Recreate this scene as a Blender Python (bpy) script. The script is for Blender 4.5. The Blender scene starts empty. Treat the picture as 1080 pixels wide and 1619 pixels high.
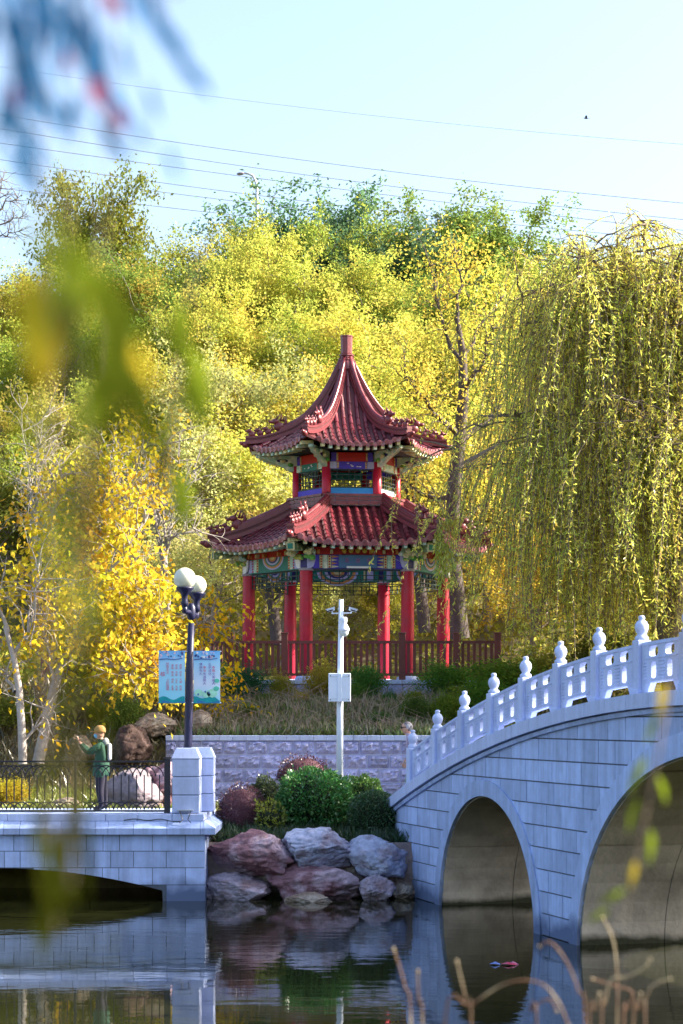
import bpy, bmesh, math, random
import numpy as np
from mathutils import Vector, Matrix, noise as mn

R = math.radians
F, CX, HY, EYE = 3150.0, 540.0, 1133.0, 3.5      # photo focal length (px), centre column, horizon row, eye height over the water
sc = bpy.context.scene
col = sc.collection

# ------------------------------------------------------------------ camera, sky, sun, exposure
cam = bpy.data.cameras.new('camera'); camo = bpy.data.objects.new('camera', cam); col.objects.link(camo)
camo.location = (0, 0, EYE); camo.rotation_euler = (R(90), 0, 0)
cam.sensor_fit = 'HORIZONTAL'; cam.sensor_width = 24.0; cam.lens = 24.0 * F / 1080.0
cam.shift_y = (HY - 809.5) / 1080.0
cam.clip_start = 0.1; cam.clip_end = 6000
cam.dof.use_dof = True; cam.dof.focus_distance = 50.0; cam.dof.aperture_fstop = 2.8
sc.camera = camo

SUN_AZ, SUN_EL = 5.0, 32.0                       # degrees beyond "straight right", elevation
sdir = Vector((math.cos(R(SUN_AZ)) * math.cos(R(SUN_EL)), math.sin(R(SUN_AZ)) * math.cos(R(SUN_EL)), math.sin(R(SUN_EL))))
w = bpy.data.worlds.new('World'); sc.world = w; w.use_nodes = True
nt = w.node_tree
sky = nt.nodes.new('ShaderNodeTexSky'); sky.sky_type = 'NISHITA'; sky.sun_disc = False
sky.sun_elevation = R(SUN_EL); sky.sun_rotation = math.atan2(sdir.x, sdir.y)
sky.air_density = 1.0; sky.dust_density = 3.8; sky.ozone_density = 1.2; sky.altitude = 50
nt.links.new(sky.outputs[0], nt.nodes['Background'].inputs['Color'])
nt.nodes['Background'].inputs['Strength'].default_value = 0.095
sl = bpy.data.lights.new('sun', 'SUN'); sl.energy = 3.7; sl.angle = R(0.6); sl.color = (1.0, 0.92, 0.78)
so = bpy.data.objects.new('sun', sl); col.objects.link(so)
so.rotation_euler = sdir.to_track_quat('Z', 'Y').to_euler(); so.location = (40, 20, 60)
vs = sc.view_settings
vs.view_transform = 'Standard'; vs.look = 'None'; vs.exposure = 2.2; vs.gamma = 1.0; vs.use_curve_mapping = False
sc.cycles.use_denoising = True
sc.cycles.max_bounces = 8; sc.cycles.transparent_max_bounces = 4
sc.cycles.caustics_reflective = False; sc.cycles.caustics_refractive = False

rng = np.random.default_rng(7); random.seed(7)

def at(px, py, Y):
    """the place seen at photo pixel (px, py) at Y metres from the lens"""
    return Vector(((px - CX) * Y / F, Y, EYE + (HY - py) * Y / F))

# ------------------------------------------------------------------ materials
MATS = {}
def mat(name, c, rough=0.6, var=0.15, scale=5.0, bump=0.0, bscale=40.0, metal=0.0, rnd=0.0, spec=0.4, c2=None, c2s=2.0,
        c2lo=0.5, c2hi=0.6, coat=0.0, stain=None, world=False, bdist=0.03, streak=0.0):
    if name in MATS: return MATS[name]
    m = bpy.data.materials.new(name); m.use_nodes = True; MATS[name] = m
    n = m.node_tree.nodes; L = m.node_tree.links
    b = n['Principled BSDF']
    b.inputs['Roughness'].default_value = rough; b.inputs['Metallic'].default_value = metal
    b.inputs['Specular IOR Level'].default_value = spec; b.inputs['Coat Weight'].default_value = coat
    tc = n.new('ShaderNodeTexCoord')
    geo = n.new('ShaderNodeNewGeometry')
    src = geo.outputs['Position'] if world else tc.outputs['Object']
    cur = None
    base = n.new('ShaderNodeRGB'); base.outputs[0].default_value = (*c, 1); cur = base.outputs[0]
    if c2 is not None:
        t = n.new('ShaderNodeTexNoise'); t.inputs['Scale'].default_value = c2s; t.inputs['Detail'].default_value = 6
        L.new(src, t.inputs['Vector'])
        mr = n.new('ShaderNodeMapRange'); mr.inputs['From Min'].default_value = c2lo; mr.inputs['From Max'].default_value = c2hi
        L.new(t.outputs['Fac'], mr.inputs['Value'])
        mx = n.new('ShaderNodeMix'); mx.data_type = 'RGBA'; mx.inputs['B'].default_value = (*c2, 1)
        L.new(mr.outputs[0], mx.inputs['Factor']); L.new(cur, mx.inputs['A']); cur = mx.outputs['Result']
    if var or rnd:
        hs = n.new('ShaderNodeHueSaturation'); L.new(cur, hs.inputs['Color']); cur = hs.outputs['Color']
        val = None
        if var:
            t = n.new('ShaderNodeTexNoise'); t.inputs['Scale'].default_value = scale; t.inputs['Detail'].default_value = 5
            t.inputs['Roughness'].default_value = 0.65
            L.new(src, t.inputs['Vector'])
            mr = n.new('ShaderNodeMapRange'); mr.inputs['From Min'].default_value = 0.25; mr.inputs['From Max'].default_value = 0.75
            mr.inputs['To Min'].default_value = 1 - var; mr.inputs['To Max'].default_value = 1 + var
            L.new(t.outputs['Fac'], mr.inputs['Value']); val = mr.outputs[0]
        if rnd:
            oi = n.new('ShaderNodeObjectInfo')
            mr = n.new('ShaderNodeMapRange'); mr.inputs['To Min'].default_value = 1 - rnd; mr.inputs['To Max'].default_value = 1 + rnd
            L.new(oi.outputs['Random'], mr.inputs['Value'])
            if val is not None:
                ma = n.new('ShaderNodeMath'); ma.operation = 'MULTIPLY'; L.new(val, ma.inputs[0]); L.new(mr.outputs[0], ma.inputs[1]); val = ma.outputs[0]
            else: val = mr.outputs[0]
        if streak:                               # rain streaks running down the stone
            mp = n.new('ShaderNodeMapping'); mp.inputs['Scale'].default_value = (5.0, 5.0, 0.35); L.new(geo.outputs['Position'], mp.inputs['Vector'])
            t = n.new('ShaderNodeTexNoise'); t.inputs['Scale'].default_value = 1.0; t.inputs['Detail'].default_value = 7; t.inputs['Roughness'].default_value = .7; L.new(mp.outputs[0], t.inputs['Vector'])
            mr = n.new('ShaderNodeMapRange'); mr.inputs['From Min'].default_value = 0.35; mr.inputs['From Max'].default_value = 0.6
            mr.inputs['To Min'].default_value = 1 - streak; mr.inputs['To Max'].default_value = 1.04; L.new(t.outputs['Fac'], mr.inputs['Value'])
            ma = n.new('ShaderNodeMath'); ma.operation = 'MULTIPLY'; L.new(val, ma.inputs[0]); L.new(mr.outputs[0], ma.inputs[1]); val = ma.outputs[0]
        L.new(val, hs.inputs['Value'])
    if stain is not None:                        # dirt and algae in an uneven band above the waterline: (colour, height)
        sx = n.new('ShaderNodeSeparateXYZ'); L.new(geo.outputs['Position'], sx.inputs[0])
        t = n.new('ShaderNodeTexNoise'); t.inputs['Scale'].default_value = 1.6; t.inputs['Detail'].default_value = 6
        L.new(geo.outputs['Position'], t.inputs['Vector'])
        ma = n.new('ShaderNodeMath'); ma.operation = 'MULTIPLY_ADD'; ma.inputs[1].default_value = -stain[1] * 2.4; L.new(t.outputs['Fac'], ma.inputs[0])
        L.new(sx.outputs['Z'], ma.inputs[2])
        mr = n.new('ShaderNodeMapRange'); mr.inputs['From Min'].default_value = -stain[1] * 0.7; mr.inputs['From Max'].default_value = stain[1] * 0.25
        mr.inputs['To Min'].default_value = 1.0; mr.inputs['To Max'].default_value = 0.0
        L.new(ma.outputs[0], mr.inputs['Value'])
        mx = n.new('ShaderNodeMix'); mx.data_type = 'RGBA'; mx.inputs['B'].default_value = (*stain[0], 1)
        L.new(mr.outputs[0], mx.inputs['Factor']); L.new(cur, mx.inputs['A']); cur = mx.outputs['Result']
    L.new(cur, b.inputs['Base Color'])
    if bump:
        t = n.new('ShaderNodeTexNoise'); t.inputs['Scale'].default_value = bscale; t.inputs['Detail'].default_value = 6
        L.new(src, t.inputs['Vector'])
        bp = n.new('ShaderNodeBump'); bp.inputs['Strength'].default_value = bump; bp.inputs['Distance'].default_value = bdist
        L.new(t.outputs['Fac'], bp.inputs['Height']); L.new(bp.outputs[0], b.inputs['Normal'])
    return m

def leafmat(name, hue=0.05, vlo=0.55, vhi=1.35, trans=0.5, fixed=None, gloss=0.0, tsat=1.0, patch=0.0):
    """leaves: every leaf its own tint around the tree's own colour (object colour); light passes through them"""
    m = bpy.data.materials.new(name); m.use_nodes = True; MATS[name] = m
    n = m.node_tree.nodes; L = m.node_tree.links; n.clear()
    out = n.new('ShaderNodeOutputMaterial')
    geo = n.new('ShaderNodeNewGeometry'); oi = n.new('ShaderNodeObjectInfo')
    hs = n.new('ShaderNodeHueSaturation')
    if fixed is None: L.new(oi.outputs['Color'], hs.inputs['Color'])
    else: hs.inputs['Color'].default_value = (*fixed, 1)
    pn = n.new('ShaderNodeTexNoise'); pn.inputs['Scale'].default_value = 0.7; pn.inputs['Detail'].default_value = 3; L.new(geo.outputs['Position'], pn.inputs['Vector'])
    mr = n.new('ShaderNodeMapRange'); mr.inputs['To Min'].default_value = 0.5 - hue; mr.inputs['To Max'].default_value = 0.5 + hue
    wn = n.new('ShaderNodeTexWhiteNoise'); wn.noise_dimensions = '1D'; L.new(geo.outputs['Random Per Island'], wn.inputs['W'])
    L.new(wn.outputs['Value'], mr.inputs['Value'])
    pm = n.new('ShaderNodeMath'); pm.operation = 'MULTIPLY_ADD'; pm.inputs[1].default_value = -patch * 4; pm.inputs[2].default_value = patch * 2; L.new(pn.outputs['Fac'], pm.inputs[0])
    pa = n.new('ShaderNodeMath'); pa.operation = 'ADD'; L.new(mr.outputs[0], pa.inputs[0]); L.new(pm.outputs[0], pa.inputs[1]); L.new(pa.outputs[0], hs.inputs['Hue'])
    mv = n.new('ShaderNodeMapRange'); mv.inputs['To Min'].default_value = vlo; mv.inputs['To Max'].default_value = vhi
    L.new(geo.outputs['Random Per Island'], mv.inputs['Value']); L.new(mv.outputs[0], hs.inputs['Value'])
    h2 = n.new('ShaderNodeHueSaturation'); h2.inputs['Saturation'].default_value = tsat; h2.inputs['Value'].default_value = 1.1
    L.new(hs.outputs[0], h2.inputs['Color'])
    d = n.new('ShaderNodeBsdfDiffuse'); t = n.new('ShaderNodeBsdfTranslucent'); mx = n.new('ShaderNodeMixShader')
    L.new(hs.outputs[0], d.inputs['Color']); L.new(h2.outputs[0], t.inputs['Color'])
    mx.inputs[0].default_value = trans; L.new(d.outputs[0], mx.inputs[1]); L.new(t.outputs[0], mx.inputs[2])
    last = mx.outputs[0]
    if gloss:
        g = n.new('ShaderNodeBsdfGlossy'); g.inputs['Roughness'].default_value = 0.35; g.inputs['Color'].default_value = (1, 1, 1, 1)
        m2 = n.new('ShaderNodeMixShader'); m2.inputs[0].default_value = gloss
        L.new(last, m2.inputs[1]); L.new(g.outputs[0], m2.inputs[2]); last = m2.outputs[0]
    L.new(last, out.inputs['Surface'])
    return m

ALGAE = (0.025, 0.03, 0.015)
STONE = mat('pale granite', (0.43, 0.54, 0.84), 0.75, 0.14, 4, 0.25, 90, rnd=0.14, streak=0.22, stain=((0.11, 0.15, 0.27), 0.30))  # the blue of sky-lit shade is put into this base colour
STONE_L = mat('pale granite carved', (0.50, 0.58, 0.84), 0.7, 0.09, 12, 0.2, 70, rnd=0.05, streak=0.15)  # carries the same shade blue in its colour
MORTAR = mat('dark joint', (0.10, 0.115, 0.15), 0.9, 0.2, 8)
VAULT = mat('vault concrete', (0.42, 0.39, 0.34), 0.85, 0.3, 1.2, 0.4, 12, c2=(0.24, 0.22, 0.19), c2s=0.9, c2lo=0.5, c2hi=0.7, stain=(ALGAE, 0.12))
ROUGHST = mat('rock faced stone', (0.40, 0.42, 0.68), 0.85, 0.28, 7, 0.7, 25, rnd=0.14)  # blue of the shade mixed into the stone colour
WMORT = mat('pale mortar', (0.52, 0.54, 0.74), 0.9, 0.1, 8)
EARTH = mat('leaf strewn earth', (0.13, 0.10, 0.06), 0.95, 0.45, 1.7, 0.8, 9, c2=(0.16, 0.15, 0.035), c2s=0.5, c2lo=0.42, c2hi=0.62, world=True)
BARK = mat('dark bark', (0.085, 0.065, 0.06), 0.9, 0.35, 6, 0.9, 25)
BARK_P = mat('pale bark', (0.33, 0.29, 0.26), 0.85, 0.35, 5, 0.5, 25)
BARK_H = mat('grey twig bark', (0.25, 0.21, 0.20), 0.9, 0.35, 6, 0.7, 25)
BARK_B = mat('brown bark', (0.17, 0.13, 0.10), 0.9, 0.35, 6, 0.9, 25)
GLAZE = mat('maroon glazed tile', (0.155, 0.024, 0.034), 0.28, 0.45, 6, 0.15, 30, rnd=0.22, spec=0.55, c2=(0.24, 0.075, 0.08), c2s=2.3, c2lo=0.5, c2hi=0.75)
GLAZE_D = mat('maroon glazed ridge', (0.17, 0.034, 0.042), 0.34, 0.25, 7, 0.2, 30, rnd=0.12, spec=0.5)
GLAZE_B = mat('roof bed', (0.10, 0.018, 0.022), 0.5, 0.3, 5)
REDP = mat('red lacquer', (0.48, 0.008, 0.035), 0.42, 0.22, 2.5, 0.15, 20, spec=0.4, c2=(0.40, 0.03, 0.05), c2s=1.4, c2lo=.5, c2hi=.7)
REDB = mat('red board', (0.45, 0.012, 0.012), 0.5, 0.12, 4)
TEAL = mat('teal paint', (0.01, 0.17, 0.13), 0.5, 0.2, 6)
BLUEP = mat('violet blue paint', (0.07, 0.04, 0.52), 0.5, 0.15, 6)
BLUEC = mat('sky blue paint', (0.03, 0.26, 0.62), 0.5, 0.15, 6)
PLAQ = mat('plaque blue', (0.05, 0.14, 0.30), 0.4, 0.1, 6)
LAV = mat('lavender paint', (0.42, 0.42, 0.68), 0.55, 0.15, 9)
MINT = mat('mint paint', (0.42, 0.62, 0.52), 0.55, 0.2, 9, c2=(0.75, 0.75, 0.62), c2s=6)
GREENP = mat('bright green paint', (0.10, 0.36, 0.06), 0.5, 0.25, 8, c2=(0.45, 0.45, 0.10), c2s=5)
CREAM = mat('cream paint', (0.58, 0.55, 0.30), 0.6, 0.25, 8)
WHITEP = mat('white paint', (0.78, 0.78, 0.80), 0.5, 0.06, 5)
ORANGE = mat('ochre paint', (0.55, 0.24, 0.07), 0.55, 0.2, 9)
DARKW = mat('dark green lattice', (0.018, 0.04, 0.035), 0.5, 0.2, 6)
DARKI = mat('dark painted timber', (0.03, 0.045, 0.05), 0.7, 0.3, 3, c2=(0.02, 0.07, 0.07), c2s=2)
WOODR = mat('brown red wood', (0.15, 0.038, 0.034), 0.55, 0.2, 7, 0.2, 30, rnd=0.15)
IRON = mat('black iron', (0.018, 0.016, 0.028), 0.45, 0.2, 9, spec=0.5)
NAVY = mat('navy painted steel', (0.013, 0.014, 0.05), 0.4, 0.12, 6)
WSTEEL = mat('white painted steel', (0.68, 0.76, 0.90), 0.4, 0.05, 6)  # white shifted towards the blue of the shade
LENS = mat('dark glass', (0.02, 0.02, 0.05), 0.1, 0.0)
GALV = mat('galvanised steel', (0.45, 0.50, 0.56), 0.4, 0.1, 6, metal=0.3)
BLACKC = mat('black rubber', (0.012, 0.012, 0.014), 0.6, 0.1, 6)

# ------------------------------------------------------------------ mesh builder
ROOT = {}
class MB:
    def __init__(s): s.v = []; s.f = []
    def add(s, verts, faces):
        o = len(s.v); s.v += [tuple(v) for v in verts]; s.f += [tuple(i + o for i in f) for f in faces]; return s
    def hexa(s, p):                                     # 4 bottom, 4 top (same winding, counter-clockwise from above)
        return s.add(p, [(3, 2, 1, 0), (4, 5, 6, 7), (0, 1, 5, 4), (1, 2, 6, 5), (2, 3, 7, 6), (3, 0, 4, 7)])
    def box(s, c, sz, rz=0.0, M=None):
        hx, hy, hz = sz[0] / 2, sz[1] / 2, sz[2] / 2
        pts = [Vector((x, y, z)) for z in (-hz, hz) for x, y in ((-hx, -hy), (hx, -hy), (hx, hy), (-hx, hy))]
        if M is None: M = Matrix.Rotation(rz, 3, 'Z')
        c = Vector(c)
        return s.hexa([M @ p + c for p in pts])
    def tube(s, pts, rad, n=8, cap=True, squash=1.0):
        pts = [Vector(p) for p in pts]
        if not hasattr(rad, '__len__'): rad = [rad] * len(pts)
        o = len(s.v); up = None
        for i, p in enumerate(pts):
            d = (pts[min(i + 1, len(pts) - 1)] - pts[max(i - 1, 0)])
            if d.length < 1e-9: d = Vector((0, 0, 1))
            d.normalize()
            if up is None:
                a = Vector((0, 0, 1)) if abs(d.z) < 0.9 else Vector((1, 0, 0))
                up = d.cross(a).normalized()
            up = (up - d * up.dot(d)); up.normalize(); sd = d.cross(up)
            for k in range(n):
                t = 2 * math.pi * k / n
                s.v.append(tuple(p + (up * math.cos(t) + sd * math.sin(t) * squash) * rad[i]))
        for i in range(len(pts) - 1):
            for k in range(n):
                a = o + i * n + k; b = o + i * n + (k + 1) % n
                s.f.append((a, b, b + n, a + n))
        if cap:
            s.f.append(tuple(o + k for k in range(n))[::-1])
            s.f.append(tuple(o + (len(pts) - 1) * n + k for k in range(n)))
        return s
    def lathe(s, prof, c, n=16, a0=0.0):
        o = len(s.v); c = Vector(c)
        for r, z in prof:
            for k in range(n):
                t = a0 + 2 * math.pi * k / n
                s.v.append((c.x + r * math.cos(t), c.y + r * math.sin(t), c.z + z))
        for i in range(len(prof) - 1):
            for k in range(n):
                a = o + i * n + k; b = o + i * n + (k + 1) % n
                s.f.append((a, b, b + n, a + n))
        s.f.append(tuple(o + k for k in range(n))[::-1]); s.f.append(tuple(o + (len(prof) - 1) * n + k for k in range(n)))
        return s
    def prism(s, poly, off):
        off = Vector(off); n = len(poly); o = len(s.v)
        s.v += [tuple(p) for p in poly] + [tuple(Vector(p) + off) for p in poly]
        s.f.append(tuple(range(o, o + n))[::-1]); s.f.append(tuple(range(o + n, o + 2 * n)))
        for k in range(n):
            j = (k + 1) % n
            s.f.append((o + k, o + j, o + n + j, o + n + k))
        return s
    def ball(s, c, r, nu=8, nv=6, M=None):
        c = Vector(c); r = Vector(r) if hasattr(r, '__len__') else Vector((r, r, r)); o = len(s.v)
        for j in range(nv + 1):
            ph = math.pi * j / nv
            for k in range(nu):
                t = 2 * math.pi * k / nu
                p = Vector((r.x * math.sin(ph) * math.cos(t), r.y * math.sin(ph) * math.sin(t), r.z * math.cos(ph)))
                if M is not None: p = M @ p
                s.v.append(tuple(c + p))
        for j in range(nv):
            for k in range(nu):
                a = o + j * nu + k; b = o + j * nu + (k + 1) % nu
                s.f.append((a, a + nu, b + nu, b))
        return s
    def mesh(s, name, m, smooth=False, origin=None, bevel=0.0, seg=1):
        me = bpy.data.meshes.new(name)
        v = s.v
        if origin is not None: v = [(a - origin[0], b - origin[1], c - origin[2]) for a, b, c in v]
        me.from_pydata(v, [], s.f)
        bm = bmesh.new(); bm.from_mesh(me)
        bmesh.ops.remove_doubles(bm, verts=bm.verts, dist=1e-5)
        bmesh.ops.recalc_face_normals(bm, faces=bm.faces)
        if bevel: bmesh.ops.bevel(bm, geom=[e for e in bm.edges if e.is_manifold and e.calc_face_angle(0) > 0.5], offset=bevel, segments=seg, affect='EDGES')
        bm.to_mesh(me); bm.free()
        if smooth: me.polygons.foreach_set('use_smooth', [True] * len(me.polygons))
        if m is not None: me.materials.append(m)
        return me
    def build(s, name, m, parent=None, smooth=False, bevel=0.0, seg=1, origin=None):
        root = ROOT.get(parent) if parent is not None else None
        if root is None and origin is None:
            a = np.array(s.v); origin = Vector(((a[:, 0].min() + a[:, 0].max()) / 2, (a[:, 1].min() + a[:, 1].max()) / 2, a[:, 2].min()))
        me = s.mesh(name, m, smooth, origin if root is None else root, bevel, seg)
        o = bpy.data.objects.new(name, me); col.objects.link(o)
        if root is None: o.location = origin; ROOT[o] = Vector(origin)
        else: o.parent = parent; ROOT[o] = root
        return o

def tag(o, label=None, cat=None, group=None, kind=None):
    if label: o['label'] = label
    if cat: o['category'] = cat
    if group: o['group'] = group
    if kind: o['kind'] = kind
    return o
def thing(name, loc, label, cat, group=None):
    o = bpy.data.objects.new(name, None); col.objects.link(o); o.location = loc; o.empty_display_size = 0.2
    ROOT[o] = Vector(loc)
    return tag(o, label, cat, group)
def put(name, me, parent, loc=(0, 0, 0), rot=None, scale=None):
    """a part that shares mesh data; loc is in world metres"""
    o = bpy.data.objects.new(name, me); col.objects.link(o)
    if parent is not None:
        o.parent = parent; o.location = Vector(loc) - ROOT[parent]; ROOT[o] = ROOT[parent]
    else:
        o.location = loc; ROOT[o] = Vector(loc)
    if rot is not None: o.rotation_euler = rot
    if scale is not None: o.scale = scale
    return o

def quads_mesh(name, P, m):
    """P: (N,4,3) array of separate quads"""
    N = len(P); me = bpy.data.meshes.new(name)
    me.vertices.add(N * 4); me.vertices.foreach_set('co', np.ascontiguousarray(P, dtype=np.float32).ravel())
    me.loops.add(N * 4); me.loops.foreach_set('vertex_index', np.arange(N * 4, dtype=np.int32))
    me.polygons.add(N); me.polygons.foreach_set('loop_start', np.arange(0, N * 4, 4, dtype=np.int32))
    me.polygons.foreach_set('loop_total', np.full(N, 4, dtype=np.int32))
    me.update(calc_edges=True); me.validate(); me.materials.append(m)
    return me
def unit(a): return a / np.maximum(np.linalg.norm(a, axis=1, keepdims=True), 1e-9)
def leaves(C, D, ln, wd, r=rng):
    """diamond shaped leaves at points C growing along D"""
    N = len(C); D = unit(D); S = unit(np.cross(D, r.normal(size=(N, 3))))
    ln = np.broadcast_to(np.asarray(ln, float), (N,))[:, None]; wd = np.broadcast_to(np.asarray(wd, float), (N,))[:, None]
    Nn = np.cross(D, S) * ln * 0.12
    mid = C + D * ln * 0.45 + Nn
    return np.stack([C, mid + S * wd / 2, C + D * ln, mid - S * wd / 2], axis=1)

# ------------------------------------------------------------------ terrain, water
def sm(a, b, x):
    t = min(1, max(0, (x - a) / (b - a))); return t * t * (3 - 2 * t)
def lerp(a, b, t): return a + (b - a) * t
def hgt(x, y):
    nz = mn.noise(Vector((x * 0.35, y * 0.35, 1.7))) * 0.12
    bank = 38.9
    if x < -2.62: bank = 40.7
    if x > 1.5: bank = 41.3
    if y < 14:                                           # near shore
        e = 13.5 if x > 6 else 9.0
        return lerp(1.9, -1.2, sm(e - 5.5, e + 0.5, y)) + nz * 0.3
    shore = -1.2
    if abs(x) > 45: shore = 1.5
    z = lerp(shore, 1.5, 0.0 if y < bank else 1.0)
    if y >= bank:
        wall = sm(-4.2, -3.7, x)                         # behind the retaining wall the ground steps up
        low = lerp(1.02, 1.5, sm(38.9, 42.5, y)) + nz * .4
        step = low if y < 46.25 else lerp(3.02, 3.86, sm(46.4, 51.3, y)) + (0.45 if y > 52.2 else 0)
        nat = lerp(1.5, 4.35, sm(41.5, 53.0, y)) + nz
        if x > 2.2: wall *= 1 - sm(2.2, 2.6, x)
        z = lerp(nat, step, wall)
        if y > 60.5:
            t = (y - 60.5) / 46.0
            z += 17.0 * (sm(0, 1, t) * 0.55 + min(1, max(0, t)) * 0.45) + nz * 2
        if y > 108: z += min(6, (y - 108) * 0.01)
    return z
xs = np.unique(np.concatenate([np.linspace(-1800, -60, 12), np.linspace(-60, -14, 24), np.linspace(-14, 14, 81), [-4.2, -3.7, -2.66, -2.58, 1.46, 1.54], np.linspace(14, 60, 24), np.linspace(60, 1800, 12)]))
ys = np.unique(np.concatenate([np.linspace(-300, 0, 6), np.linspace(0, 36, 26), np.linspace(37, 64, 91), [38.86, 38.94, 40.66, 40.74, 41.26, 41.34, 46.2, 46.28, 46.42], np.linspace(65, 125, 50), np.linspace(130, 2600, 16)]))
g = MB()
g.v = [(float(x), float(y), hgt(float(x), float(y))) for y in ys for x in xs]
nx = len(xs)
g.f = [(j * nx + i, j * nx + i + 1, (j + 1) * nx + i + 1, (j + 1) * nx + i) for j in range(len(ys) - 1) for i in range(nx - 1)]
tag(g.build('ground', EARTH, origin=(0, 0, 0), smooth=False), kind='structure')

def water_mat():
    m = bpy.data.materials.new('pond water'); m.use_nodes = True
    n = m.node_tree.nodes; L = m.node_tree.links; b = n['Principled BSDF']
    b.inputs['Base Color'].default_value = (0.016, 0.018, 0.006, 1); b.inputs['Roughness'].default_value = 0.025; b.inputs['IOR'].default_value = 1.34
    b.inputs['Specular IOR Level'].default_value = 0.6
    geo = n.new('ShaderNodeNewGeometry'); mp = n.new('ShaderNodeMapping'); mp.inputs['Scale'].default_value = (0.7, 1.5, 1)
    L.new(geo.outputs['Position'], mp.inputs['Vector'])
    t = n.new('ShaderNodeTexNoise'); t.inputs['Scale'].default_value = 1.7; t.inputs['Detail'].default_value = 3; L.new(mp.outputs[0], t.inputs['Vector'])
    t2 = n.new('ShaderNodeTexNoise'); t2.inputs['Scale'].default_value = 0.12; t2.inputs['Detail'].default_value = 2; L.new(geo.outputs['Position'], t2.inputs['Vector'])
    mr = n.new('ShaderNodeMapRange'); mr.inputs['From Min'].default_value = 0.4; mr.inputs['From Max'].default_value = 0.62
    mr.inputs['To Min'].default_value = 0.012; mr.inputs['To Max'].default_value = 0.06; L.new(t2.outputs['Fac'], mr.inputs['Value'])
    bp = n.new('ShaderNodeBump'); bp.inputs['Distance'].default_value = 0.12
    L.new(mr.outputs[0], bp.inputs['Strength']); L.new(t.outputs['Fac'], bp.inputs['Height']); L.new(bp.outputs[0], b.inputs['Normal'])
    return m
wb = MB(); wb.add([(-44, 2, 0), (44, 2, 0), (44, 47, 0), (-44, 47, 0)], [(0, 1, 2, 3)])
tag(wb.build('water', water_mat(), origin=(0, 0, 0)), kind='structure')
# ------------------------------------------------------------------ stone arch bridge on the right
BD = Vector((0.265, -0.9643, 0)); BN = Vector((-0.9643, -0.265, 0)); BP0 = Vector((1.3, 39.0, 0))
def BP(s, z, n=0.0): return BP0 + BD * s + BN * n + Vector((0, 0, z))
def deck(s): return 3.66 - 0.0097 * (s - 13.5) ** 2
ARCH = [(4.55, 2.45, 2.12, 0.28), (13.5, 4.65, 3.02, 0.33), (22.45, 2.45, 2.12, 0.28)]
S0, S1, BW = -1.55, 28.55, 4.2
def arch_in(s):
    for c, h, k, r in ARCH:
        if abs(s - c) < h: return k * math.sqrt(max(0, 1 - ((s - c) / h) ** 2))
    return None
def arch_out(s):
    for c, h, k, r in ARCH:
        if abs(s - c) < h + r: return (k + r) * math.sqrt(max(0, 1 - ((s - c) / (h + r)) ** 2))
    return -1.0
bridge = thing('stone_arch_bridge', BP(S0, 0, -BW / 2), 'pale stone arch bridge with carved white balustrade rising to the right over the pond', 'bridge')
ss = sorted(set([round(S0 + (S1 - S0) * i / 90, 4) for i in range(91)] + [round(c - h * math.cos(math.pi * k / 28), 4) for c, h, _, _ in ARCH for k in range(29)]))
core = MB(); vault = MB()
for a, b in zip(ss, ss[1:]):
    m_ = (a + b) / 2; ins = arch_in(m_) is not None
    za = (arch_in(a) or 0.0) if ins else -1.0; zb = (arch_in(b) or 0.0) if ins else -1.0
    for n in (0.0, -BW):
        core.add([BP(a, za, n), BP(b, zb, n), BP(b, deck(b) + 0.1, n), BP(a, deck(a) + 0.1, n)], [(0, 1, 2, 3)])
    core.add([BP(a, deck(a) + 0.1, 0), BP(b, deck(b) + 0.1, 0), BP(b, deck(b) + 0.1, -BW), BP(a, deck(a) + 0.1, -BW)], [(0, 1, 2, 3)])
    if ins: vault.add([BP(a, za, -0.004), BP(b, zb, -0.004), BP(b, zb, -BW + .004), BP(a, za, -BW + .004)], [(0, 1, 2, 3)])
for s_ in (S0, S1): core.add([BP(s_, -1, 0), BP(s_, deck(s_) + .1, 0), BP(s_, deck(s_) + .1, -BW), BP(s_, -1, -BW)], [(0, 1, 2, 3)])
for c, h, k, r in ARCH:
    for sg in (-1, 1): vault.add([BP(c + sg * h, 0, -.004), BP(c + sg * h, -1, -.004), BP(c + sg * h, -1, -BW + .004), BP(c + sg * h, 0, -BW + .004)], [(0, 1, 2, 3)])
core.build('core', MORTAR, bridge); vault.build('vault', VAULT, bridge)
# concrete panels cast inside the vaults, with open joints between them
for c, h, k, r in ARCH[:2]:
    angs = [0.0, 0.55, 1.15, math.pi / 2, math.pi - 1.15, math.pi - 0.55, math.pi]
    for a0, a1 in zip(angs, angs[1:]):
        for n0, n1 in ((-0.02, -1.4), (-1.4, -2.8), (-2.8, -4.18)):
            b = MB(); st = 5
            for q in range(st):
                u0 = a0 + 0.006 + (a1 - a0 - 0.012) * q / st; u1 = a0 + 0.006 + (a1 - a0 - 0.012) * (q + 1) / st
                def pt(u, n, t): return BP(c - (h - t) * math.cos(u), (k - t) * math.sin(u) + (0.0 if math.sin(u) > 0.01 else -0.02), n)
                b.add([pt(u0, n0, .02), pt(u1, n0, .02), pt(u1, n1 + .012, .02), pt(u0, n1 + .012, .02)], [(0, 1, 2, 3)])
                b.add([pt(u0, n0, .02), pt(u1, n0, .02), pt(u1, n0, 0), pt(u0, n0, 0)], [(0, 1, 2, 3)])
            b.build('vault_panel', VAULT, bridge, smooth=False)
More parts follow.
